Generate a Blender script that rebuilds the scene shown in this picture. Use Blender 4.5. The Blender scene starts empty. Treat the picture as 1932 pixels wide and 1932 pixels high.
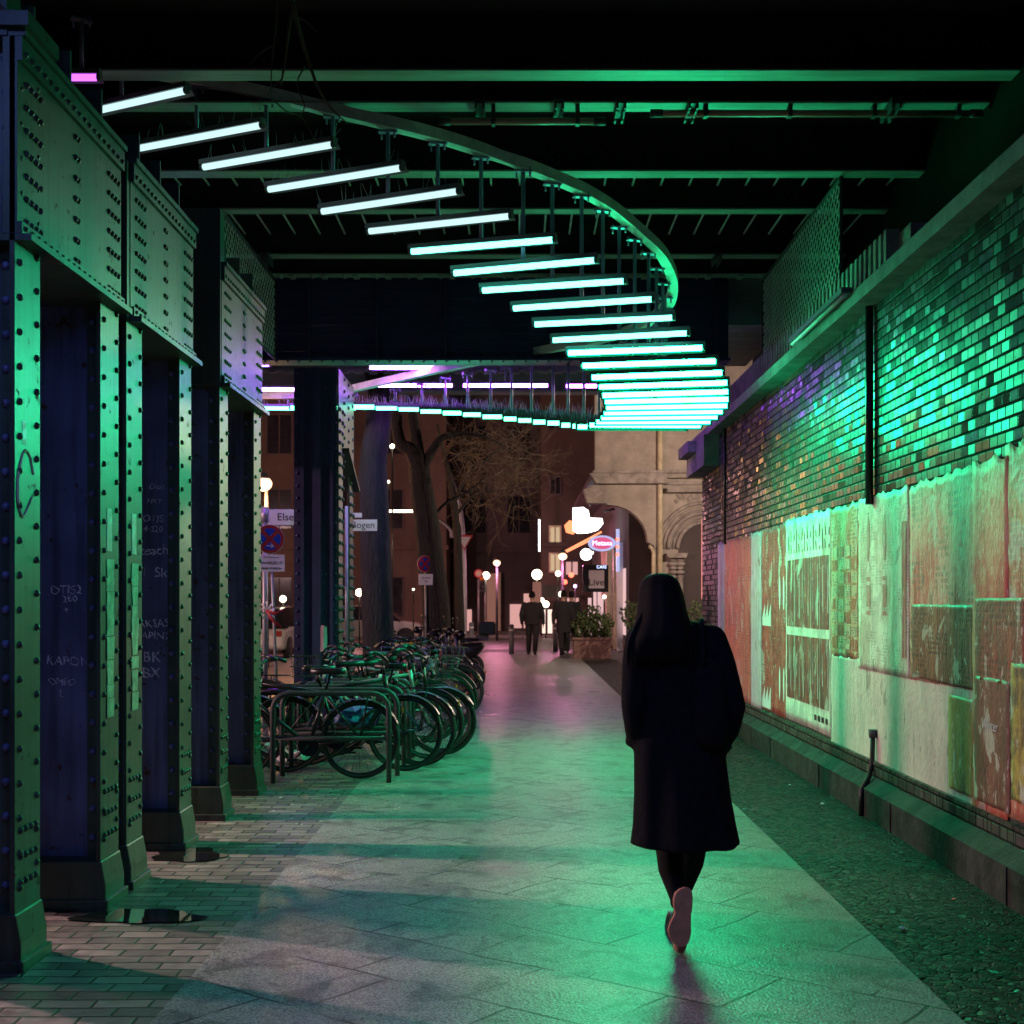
import bpy, bmesh, math, random
from mathutils import Vector, Matrix, Euler
R = random.Random(11)
PI = math.pi
SC = bpy.context.scene
COL = SC.collection
# ------------------------------------------------------------------ camera, world, exposure
FP, CX, CY, CH = 2500.0, 979.0, 1132.0, 1.55     # focal length and principal lines in 1932-px units
cam = bpy.data.cameras.new('camera'); cam_o = bpy.data.objects.new('camera', cam); COL.objects.link(cam_o)
cam_o.location = (0, 0, CH); cam_o.rotation_euler = (PI/2, 0, 0)
cam.sensor_width = 36; cam.lens = FP/1932*36
cam.shift_x = -(CX-966)/1932; cam.shift_y = (CY-966)/1932
cam.clip_start = .05; cam.clip_end = 600
cam.dof.use_dof = True; cam.dof.focus_distance = 8.0; cam.dof.aperture_fstop = 6.5
SC.camera = cam_o
W = bpy.data.worlds.new('World'); SC.world = W; W.use_nodes = True
bg = W.node_tree.nodes['Background']; bg.inputs[0].default_value = (.34, .25, .30, 1); bg.inputs[1].default_value = .022
SC.view_settings.view_transform = 'Standard'; SC.view_settings.look = 'None'
SC.view_settings.exposure = 0; SC.view_settings.gamma = 1
SC.render.engine = 'CYCLES'
SC.cycles.max_bounces = 6; SC.cycles.use_light_tree = True
SC.cycles.sample_clamp_indirect = 4
def P(x, y, Y):
    s = Y/FP
    return Vector(((x-CX)*s, Y, CH+(CY-y)*s))
# ------------------------------------------------------------------ materials
def nt(name):
    m = bpy.data.materials.new(name); m.use_nodes = True
    t = m.node_tree; b = t.nodes['Principled BSDF']
    return m, t, b
def N(t, typ, **kw):
    n = t.nodes.new(typ)
    for k, v in kw.items():
        if k.startswith('i_'): n.inputs[k[2:].replace('_', ' ')].default_value = v
        else: setattr(n, k, v)
    return n
def rgba(c): return (c[0], c[1], c[2], 1)
def pm(name, base, rough=.6, metal=0, var=.25, vs=3.0, bump=.15, bs=40., bd=.004, stretch=(1,1,1), base2=None, spec=.5, coat=0):
    m, t, b = nt(name); L = t.links.new
    tc = N(t, 'ShaderNodeTexCoord'); mp = N(t, 'ShaderNodeMapping'); mp.inputs['Scale'].default_value = stretch
    L(tc.outputs['Object'], mp.inputs[0])
    n = N(t, 'ShaderNodeTexNoise'); n.inputs['Scale'].default_value = vs; n.inputs['Detail'].default_value = 6; n.inputs['Roughness'].default_value = .65
    L(mp.outputs[0], n.inputs['Vector'])
    cr = N(t, 'ShaderNodeValToRGB')
    lo = base2 if base2 else tuple(c*(1-var) for c in base); hi = base if base2 else tuple(min(1, c*(1+var)) for c in base)
    cr.color_ramp.elements[0].color = rgba(lo); cr.color_ramp.elements[1].color = rgba(hi)
    cr.color_ramp.elements[0].position = .35; cr.color_ramp.elements[1].position = .65
    L(n.outputs['Fac'], cr.inputs[0]); L(cr.outputs[0], b.inputs['Base Color'])
    b.inputs['Roughness'].default_value = rough; b.inputs['Metallic'].default_value = metal
    b.inputs['Specular IOR Level'].default_value = spec; b.inputs['Coat Weight'].default_value = coat
    if bump:
        n2 = N(t, 'ShaderNodeTexNoise'); n2.inputs['Scale'].default_value = bs; n2.inputs['Detail'].default_value = 4
        L(mp.outputs[0], n2.inputs['Vector'])
        bp = N(t, 'ShaderNodeBump'); bp.inputs['Strength'].default_value = bump; bp.inputs['Distance'].default_value = bd
        L(n2.outputs['Fac'], bp.inputs['Height']); L(bp.outputs[0], b.inputs['Normal'])
    return m
def em(name, c, s):
    m, t, b = nt(name)
    b.inputs['Base Color'].default_value = (.02, .02, .02, 1)
    b.inputs['Emission Color'].default_value = rgba(c); b.inputs['Emission Strength'].default_value = s
    return m
def ramp2(t, fac, a, b, p0=0., p1=1., const=False):
    cr = N(t, 'ShaderNodeValToRGB'); e = cr.color_ramp.elements
    e[0].position = p0; e[1].position = p1; e[0].color = rgba(a); e[1].color = rgba(b)
    if const: cr.color_ramp.interpolation = 'CONSTANT'
    t.links.new(fac, cr.inputs[0]); return cr.outputs[0]
def mth(t, op, a, b=None, c=None):
    n = N(t, 'ShaderNodeMath', operation=op)
    for i, v in enumerate((a, b, c)):
        if v is None: continue
        if isinstance(v, (int, float)): n.inputs[i].default_value = v
        else: t.links.new(v, n.inputs[i])
    return n.outputs[0]
def mixc(t, f, a, b, mode='MIX'):
    n = N(t, 'ShaderNodeMix', data_type='RGBA', blend_type=mode)
    for i, v in ((0, f), (6, a), (7, b)):
        if isinstance(v, (int, float)): n.inputs[i].default_value = v
        elif isinstance(v, tuple): n.inputs[i].default_value = rgba(v)
        else: t.links.new(v, n.inputs[i])
    return n.outputs[2]

def mat_glazed_brick():
    m, t, b = nt('glazed_brick'); L = t.links.new
    g = N(t, 'ShaderNodeNewGeometry'); s = N(t, 'ShaderNodeSeparateXYZ'); L(g.outputs['Position'], s.inputs[0])
    ch, bw, mo = .070, .118, .010
    zr = mth(t, 'DIVIDE', s.outputs[2], ch); row = mth(t, 'FLOOR', zr); fz = mth(t, 'FRACT', zr)
    odd = mth(t, 'MODULO', row, 2.0)
    yr = mth(t, 'ADD', mth(t, 'DIVIDE', s.outputs[1], bw), mth(t, 'MULTIPLY', odd, .5))
    idx = mth(t, 'FLOOR', yr); pr = mth(t, 'FLOOR', mth(t, 'DIVIDE', idx, 2.0))
    kk = N(t, 'ShaderNodeCombineXYZ'); L(pr, kk.inputs[0]); L(row, kk.inputs[1]); kk.inputs[2].default_value = 5.5
    wm = N(t, 'ShaderNodeTexWhiteNoise', noise_dimensions='3D'); L(kk.outputs[0], wm.inputs[0]); mg = mth(t, 'GREATER_THAN', wm.outputs['Value'], .62)
    f1 = mth(t, 'FRACT', yr); e1 = mth(t, 'MINIMUM', f1, mth(t, 'SUBTRACT', 1.0, f1))
    f2 = mth(t, 'FRACT', mth(t, 'DIVIDE', yr, 2.0)); e2 = mth(t, 'MULTIPLY', mth(t, 'MINIMUM', f2, mth(t, 'SUBTRACT', 1.0, f2)), 2.0)
    fy = mth(t, 'MULTIPLY_ADD', mg, mth(t, 'SUBTRACT', e2, e1), e1)
    col = mth(t, 'MULTIPLY_ADD', mg, mth(t, 'SUBTRACT', mth(t, 'MULTIPLY', pr, 2.0), idx), idx)
    def edge(f, w):      # 0 in mortar, 1 in brick
        d = mth(t, 'MINIMUM', f, mth(t, 'SUBTRACT', 1.0, f))
        n = N(t, 'ShaderNodeMapRange', interpolation_type='SMOOTHSTEP'); L(d, n.inputs[0]); n.inputs[1].default_value = w*.35; n.inputs[2].default_value = w
        return n.outputs[0]
    msk = mth(t, 'MULTIPLY', edge(fz, mo/ch), edge(fy, mo/bw*.8))
    cv = N(t, 'ShaderNodeCombineXYZ'); L(row, cv.inputs[0]); L(col, cv.inputs[1])
    wn = N(t, 'ShaderNodeTexWhiteNoise', noise_dimensions='3D'); L(cv.outputs[0], wn.inputs[0])
    ws = N(t, 'ShaderNodeSeparateXYZ'); L(wn.outputs['Color'], ws.inputs[0])
    nz = N(t, 'ShaderNodeTexNoise'); nz.inputs['Scale'].default_value = 9; nz.inputs['Detail'].default_value = 5; L(g.outputs['Position'], nz.inputs['Vector'])
    big = N(t, 'ShaderNodeTexNoise'); big.inputs['Scale'].default_value = .8; L(g.outputs['Position'], big.inputs['Vector'])
    c1 = ramp2(t, ws.outputs[0], (.05, .053, .045), (.10, .097, .085))
    c1 = mixc(t, .55, c1, ramp2(t, nz.outputs['Fac'], (.35, .35, .35), (1, 1, 1), .35, .65), 'MULTIPLY')
    cc = mixc(t, msk, (.018, .016, .015), c1); L(cc, b.inputs['Base Color']); b.inputs['Specular IOR Level'].default_value = .055
    rr = mth(t, 'MULTIPLY_ADD', ws.outputs[1], .22, .20)
    rr = mth(t, 'ADD', rr, mth(t, 'MULTIPLY', mth(t, 'SUBTRACT', 1.0, msk), .6)); L(rr, b.inputs['Roughness'])
    # every brick sits at its own slight tilt
    off = N(t, 'ShaderNodeVectorMath', operation='SUBTRACT'); L(wn.outputs['Color'], off.inputs[0]); off.inputs[1].default_value = (.5, .5, .5)
    sc = N(t, 'ShaderNodeVectorMath', operation='MULTIPLY'); L(off.outputs[0], sc.inputs[0]); sc.inputs[1].default_value = (.0, .30, .22)
    ad = N(t, 'ShaderNodeVectorMath', operation='ADD'); L(g.outputs['Normal'], ad.inputs[0]); L(sc.outputs[0], ad.inputs[1])
    no = N(t, 'ShaderNodeVectorMath', operation='NORMALIZE'); L(ad.outputs[0], no.inputs[0])
    hh = mth(t, 'ADD', mth(t, 'MULTIPLY', msk, 1.0), mth(t, 'MULTIPLY', nz.outputs['Fac'], .35))
    bp = N(t, 'ShaderNodeBump'); bp.inputs['Strength'].default_value = .8; bp.inputs['Distance'].default_value = .006
    L(hh, bp.inputs['Height']); L(no.outputs[0], bp.inputs['Normal']); L(bp.outputs[0], b.inputs['Normal'])
    return m
def mat_steel(name, a, b_, rust=.62):
    m, t, b = nt(name); L = t.links.new
    g = N(t, 'ShaderNodeNewGeometry')
    n = N(t, 'ShaderNodeTexNoise'); n.inputs['Scale'].default_value = 2.6; n.inputs['Detail'].default_value = 8; L(g.outputs['Position'], n.inputs['Vector'])
    mp = N(t, 'ShaderNodeMapping'); mp.inputs['Scale'].default_value = (14, 14, .8); L(g.outputs['Position'], mp.inputs[0])
    st = N(t, 'ShaderNodeTexNoise'); st.inputs['Scale'].default_value = 1.5; st.inputs['Detail'].default_value = 7; L(mp.outputs[0], st.inputs['Vector'])
    r_ = N(t, 'ShaderNodeTexNoise'); r_.inputs['Scale'].default_value = 11; r_.inputs['Detail'].default_value = 10; r_.inputs['Roughness'].default_value = .7; L(g.outputs['Position'], r_.inputs['Vector'])
    c = ramp2(t, n.outputs['Fac'], b_, a, .35, .65)
    c = mixc(t, .75, c, ramp2(t, st.outputs['Fac'], (.45, .42, .40), (1, 1, 1), .34, .52), 'MULTIPLY')
    ru = ramp2(t, r_.outputs['Fac'], (0, 0, 0), (1, 1, 1), rust, rust+.02); c = mixc(t, ru, c, (.07, .03, .018))
    L(c, b.inputs['Base Color']); L(mth(t, 'MULTIPLY_ADD', ru, .35, .42), b.inputs['Roughness'])
    h = mth(t, 'SUBTRACT', mth(t, 'MULTIPLY', n.outputs['Fac'], .6), mth(t, 'MULTIPLY', ru, .5)); h = mth(t, 'ADD', h, mth(t, 'MULTIPLY', r_.outputs['Fac'], .35))
    bp = N(t, 'ShaderNodeBump'); bp.inputs['Strength'].default_value = .45; bp.inputs['Distance'].default_value = .006; L(h, bp.inputs['Height']); L(bp.outputs[0], b.inputs['Normal'])
    return m
def mat_slabs():
    m, t, b = nt('granite_slabs'); L = t.links.new
    g = N(t, 'ShaderNodeNewGeometry'); wv = N(t, 'ShaderNodeTexNoise'); wv.inputs['Scale'].default_value = 1.3; L(g.outputs['Position'], wv.inputs['Vector'])
    sh = N(t, 'ShaderNodeVectorMath', operation='MULTIPLY_ADD'); L(wv.outputs['Color'], sh.inputs[0]); sh.inputs[1].default_value = (.10, .10, 0); L(g.outputs['Position'], sh.inputs[2])
    mp = N(t, 'ShaderNodeMapping'); mp.inputs['Rotation'].default_value = (0, 0, math.radians(38)); L(sh.outputs[0], mp.inputs[0])
    br = N(t, 'ShaderNodeTexBrick', offset=.37); br.inputs['Scale'].default_value = 1; br.inputs['Brick Width'].default_value = .62; br.inputs['Row Height'].default_value = .5
    br.inputs['Mortar Size'].default_value = .009; br.inputs['Mortar Smooth'].default_value = .3; br.inputs['Color1'].default_value = (.2, .2, .2, 1); br.inputs['Color2'].default_value = (.5, .5, .5, 1); br.inputs['Mortar'].default_value = (0, 0, 0, 1)
    L(mp.outputs[0], br.inputs['Vector'])
    n1 = N(t, 'ShaderNodeTexNoise'); n1.inputs['Scale'].default_value = 110; n1.inputs['Detail'].default_value = 3; L(g.outputs['Position'], n1.inputs['Vector'])
    n2 = N(t, 'ShaderNodeTexNoise'); n2.inputs['Scale'].default_value = 1.1; n2.inputs['Detail'].default_value = 7; L(g.outputs['Position'], n2.inputs['Vector'])
    n3 = N(t, 'ShaderNodeTexNoise'); n3.inputs['Scale'].default_value = 2.2; L(g.outputs['Position'], n3.inputs['Vector'])
    seam = mth(t, 'MULTIPLY', br.outputs['Fac'], ramp2(t, n3.outputs['Fac'], (.05, .05, .05), (.9, .9, .9), .42, .56))
    c = ramp2(t, n1.outputs['Fac'], (.10, .10, .10), (.42, .41, .40), .38, .62)
    c = mixc(t, .6, c, ramp2(t, n2.outputs['Fac'], (.55, .55, .55), (1, 1, 1), .3, .62), 'MULTIPLY')
    c = mixc(t, mth(t, 'MULTIPLY', br.outputs['Color'], .35), c, (.20, .195, .19))
    gv = N(t, 'ShaderNodeTexVoronoi'); gv.inputs['Scale'].default_value = 4.2; L(g.outputs['Position'], gv.inputs['Vector'])
    gum = ramp2(t, gv.outputs['Distance'], (1, 1, 1), (0, 0, 0), .035, .055); c = mixc(t, mth(t, 'MULTIPLY', gum, .75), c, (.03, .03, .03))
    n6 = N(t, 'ShaderNodeTexNoise'); n6.inputs['Scale'].default_value = 4.5; n6.inputs['Detail'].default_value = 10; n6.inputs['Distortion'].default_value = 1.2; L(g.outputs['Position'], n6.inputs['Vector'])
    c = mixc(t, .8, c, ramp2(t, n6.outputs['Fac'], (.42, .42, .42), (1, 1, 1), .36, .50), 'MULTIPLY')
    c = mixc(t, seam, c, (.015, .015, .015)); L(c, b.inputs['Base Color'])
    L(mth(t, 'MULTIPLY_ADD', n2.outputs['Fac'], .30, .18), b.inputs['Roughness'])
    b.inputs['Specular IOR Level'].default_value = .11
    vo = N(t, 'ShaderNodeTexVoronoi'); vo.inputs['Scale'].default_value = 75; L(g.outputs['Position'], vo.inputs['Vector'])
    h = mth(t, 'ADD', mth(t, 'MULTIPLY', n1.outputs['Fac'], .7), mth(t, 'MULTIPLY', vo.outputs['Distance'], .5)); h = mth(t, 'SUBTRACT', h, mth(t, 'MULTIPLY', seam, 2.2))
    bp = N(t, 'ShaderNodeBump'); bp.inputs['Strength'].default_value = .55; bp.inputs['Distance'].default_value = .006; L(h, bp.inputs['Height']); L(bp.outputs[0], b.inputs['Normal'])
    return m
def mat_clinker(name='clinker_paving', w=.215, h=.105, c0=(.10, .085, .08), c1=(.27, .23, .21), rot=0):
    m, t, b = nt(name); L = t.links.new
    g = N(t, 'ShaderNodeNewGeometry'); wv = N(t, 'ShaderNodeTexNoise'); wv.inputs['Scale'].default_value = 3.; L(g.outputs['Position'], wv.inputs['Vector'])
    sh = N(t, 'ShaderNodeVectorMath', operation='MULTIPLY_ADD'); L(wv.outputs['Color'], sh.inputs[0]); sh.inputs[1].default_value = (.03, .03, 0); L(g.outputs['Position'], sh.inputs[2])
    mp = N(t, 'ShaderNodeMapping'); mp.inputs['Rotation'].default_value = (0, 0, rot); L(sh.outputs[0], mp.inputs[0])
    br = N(t, 'ShaderNodeTexBrick', offset=.5); br.inputs['Scale'].default_value = 1; br.inputs['Brick Width'].default_value = w; br.inputs['Row Height'].default_value = h
    br.inputs['Mortar Size'].default_value = .008; br.inputs['Mortar Smooth'].default_value = .5
    br.inputs['Color1'].default_value = rgba(c0); br.inputs['Color2'].default_value = rgba(c1); br.inputs['Mortar'].default_value = (.012, .012, .012, 1)
    L(mp.outputs[0], br.inputs['Vector'])
    n2 = N(t, 'ShaderNodeTexNoise'); n2.inputs['Scale'].default_value = 14; n2.inputs['Detail'].default_value = 6; L(g.outputs['Position'], n2.inputs['Vector'])
    L(mixc(t, .7, br.outputs['Color'], ramp2(t, n2.outputs['Fac'], (.4, .4, .4), (1, 1, 1), .3, .7), 'MULTIPLY'), b.inputs['Base Color'])
    L(mth(t, 'MULTIPLY_ADD', n2.outputs['Fac'], .5, .25), b.inputs['Roughness'])
    hh = mth(t, 'SUBTRACT', mth(t, 'MULTIPLY', n2.outputs['Fac'], .8), mth(t, 'MULTIPLY', br.outputs['Fac'], 1.3))
    bp = N(t, 'ShaderNodeBump'); bp.inputs['Strength'].default_value = .8; bp.inputs['Distance'].default_value = .01; L(hh, bp.inputs['Height']); L(bp.outputs[0], b.inputs['Normal'])
    return m
def mat_mosaic():
    m, t, b = nt('mosaic_cobbles'); L = t.links.new
    g = N(t, 'ShaderNodeNewGeometry')
    vo = N(t, 'ShaderNodeTexVoronoi', feature='F1'); vo.inputs['Scale'].default_value = 25; vo.inputs['Randomness'].default_value = .75; L(g.outputs['Position'], vo.inputs['Vector'])
    ve = N(t, 'ShaderNodeTexVoronoi', feature='DISTANCE_TO_EDGE'); ve.inputs['Scale'].default_value = 25; ve.inputs['Randomness'].default_value = .75; L(g.outputs['Position'], ve.inputs['Vector'])
    s = N(t, 'ShaderNodeSeparateXYZ'); L(vo.outputs['Color'], s.inputs[0])
    c = ramp2(t, s.outputs[0], (.010, .0095, .009), (.05, .048, .044))
    e = N(t, 'ShaderNodeMapRange', interpolation_type='SMOOTHSTEP'); L(ve.outputs['Distance'], e.inputs[0]); e.inputs[1].default_value = .0; e.inputs[2].default_value = .13
    n2 = N(t, 'ShaderNodeTexNoise'); n2.inputs['Scale'].default_value = 40; L(g.outputs['Position'], n2.inputs['Vector'])
    L(mixc(t, e.outputs[0], (.01, .01, .009), c), b.inputs['Base Color'])
    L(mth(t, 'MULTIPLY_ADD', s.outputs[1], .35, .35), b.inputs['Roughness']); b.inputs['Specular IOR Level'].default_value = .12
    hh = mth(t, 'ADD', mth(t, 'MULTIPLY', e.outputs[0], 1.6), mth(t, 'ADD', mth(t, 'MULTIPLY', n2.outputs['Fac'], .3), mth(t, 'MULTIPLY', s.outputs[2], .5)))
    bp = N(t, 'ShaderNodeBump'); bp.inputs['Strength'].default_value = .9; bp.inputs['Distance'].default_value = .013; L(hh, bp.inputs['Height']); L(bp.outputs[0], b.inputs['Normal'])
    return m
def mat_poster(name, ca, cb, cc, text=.0, ts=(.05, .035), sc=2.0, seed=0., streak=1.0):
    """Weathered paper: two inks in ragged patches, vertical tears and grime, rows of small print."""
    ca, cb, cc = [tuple(min(.85, v*1.12*(v/max(q))**.35) for v in q) for q in (ca, cb, cc)]
    m, t, b = nt(name); L = t.links.new
    g = N(t, 'ShaderNodeNewGeometry'); s = N(t, 'ShaderNodeSeparateXYZ'); L(g.outputs['Position'], s.inputs[0])
    cv = N(t, 'ShaderNodeCombineXYZ'); L(mth(t, 'ADD', s.outputs[1], seed*7.3), cv.inputs[0]); L(s.outputs[2], cv.inputs[1])
    mp = N(t, 'ShaderNodeMapping'); mp.inputs['Scale'].default_value = (1.6, .9, 1); L(cv.outputs[0], mp.inputs[0])
    n = N(t, 'ShaderNodeTexNoise'); n.inputs['Scale'].default_value = sc; n.inputs['Detail'].default_value = 9; n.inputs['Roughness'].default_value = .72; L(mp.outputs[0], n.inputs['Vector'])
    mp2 = N(t, 'ShaderNodeMapping'); mp2.inputs['Scale'].default_value = (9, .7, 1); L(cv.outputs[0], mp2.inputs[0])
    st = N(t, 'ShaderNodeTexNoise'); st.inputs['Scale'].default_value = 1.6; st.inputs['Detail'].default_value = 8; st.inputs['Roughness'].default_value = .7; L(mp2.outputs[0], st.inputs['Vector'])
    c = ramp2(t, n.outputs['Fac'], ca, cb, .44, .56)
    c = mixc(t, mth(t, 'MULTIPLY', ramp2(t, st.outputs['Fac'], (0, 0, 0), (1, 1, 1), .50, .62), .75*streak), c, cc)
    dk = ramp2(t, st.outputs['Fac'], (.35, .3, .3), (1, 1, 1), .28, .42)
    c = mixc(t, streak, c, dk, 'MULTIPLY')
    n5 = N(t, 'ShaderNodeTexNoise'); n5.inputs['Scale'].default_value = 2.6; n5.inputs['Detail'].default_value = 12; n5.inputs['Roughness'].default_value = .6; n5.inputs['Distortion'].default_value = .6; L(mp.outputs[0], n5.inputs['Vector'])
    c = mixc(t, mth(t, 'MULTIPLY', ramp2(t, n5.outputs['Fac'], (0, 0, 0), (1, 1, 1), .575, .595), .75*streak), c, (.50, .46, .41))
    c = mixc(t, mth(t, 'MULTIPLY', ramp2(t, n5.outputs['Fac'], (1, 1, 1), (0, 0, 0), .36, .40), .7*streak), c, (.13, .075, .055))
    if text:
        a = mth(t, 'DIVIDE', cv.outputs[0], 1.0)
        def cell(v, w): q = mth(t, 'DIVIDE', v, w); return mth(t, 'FLOOR', q), mth(t, 'FRACT', q)
        y0 = mth(t, 'ADD', s.outputs[1], 0.0)
        ci, cf = cell(y0, ts[0]); ri, rf = cell(s.outputs[2], ts[1])
        k = N(t, 'ShaderNodeCombineXYZ'); L(ci, k.inputs[0]); L(ri, k.inputs[1]); k.inputs[2].default_value = seed
        wn = N(t, 'ShaderNodeTexWhiteNoise'); L(k.outputs[0], wn.inputs[0])
        k2 = N(t, 'ShaderNodeCombineXYZ'); L(mth(t, 'FLOOR', mth(t, 'DIVIDE', s.outputs[1], ts[0]*5)), k2.inputs[0]); L(mth(t, 'FLOOR', mth(t, 'DIVIDE', s.outputs[2], ts[1]*5)), k2.inputs[1]); k2.inputs[2].default_value = seed+3
        wb = N(t, 'ShaderNodeTexWhiteNoise'); L(k2.outputs[0], wb.inputs[0])
        ink = mth(t, 'GREATER_THAN', wn.outputs['Value'], .35)
        ink = mth(t, 'MULTIPLY', ink, mth(t, 'GREATER_THAN', rf, .38)); ink = mth(t, 'MULTIPLY', ink, mth(t, 'GREATER_THAN', cf, .22))
        ink = mth(t, 'MULTIPLY', ink, mth(t, 'GREATER_THAN', wb.outputs['Value'], .52)); ink = mth(t, 'MULTIPLY', ink, text)
        c = mixc(t, ink, c, tuple(v*.18 for v in ca))
    n7 = N(t, 'ShaderNodeTexNoise'); n7.inputs['Scale'].default_value = 10; n7.inputs['Detail'].default_value = 10; n7.inputs['Roughness'].default_value = .68; L(mp.outputs[0], n7.inputs['Vector'])
    c = mixc(t, mth(t, 'MULTIPLY', ramp2(t, n7.outputs['Fac'], (0, 0, 0), (1, 1, 1), .60, .62), .6*streak), c, (.62, .58, .52))
    c = mixc(t, .55*streak, c, ramp2(t, n7.outputs['Fac'], (.45, .42, .40), (1, 1, 1), .34, .46), 'MULTIPLY')
    L(c, b.inputs['Base Color']); b.inputs['Roughness'].default_value = .5
    n4 = N(t, 'ShaderNodeTexNoise'); n4.inputs['Scale'].default_value = 22; n4.inputs['Detail'].default_value = 5; L(mp.outputs[0], n4.inputs['Vector'])
    h = mth(t, 'ADD', n4.outputs['Fac'], mth(t, 'MULTIPLY', st.outputs['Fac'], 1.2))
    bp = N(t, 'ShaderNodeBump'); bp.inputs['Strength'].default_value = .7; bp.inputs['Distance'].default_value = .012; L(h, bp.inputs['Height']); L(bp.outputs[0], b.inputs['Normal'])
    return m
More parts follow.
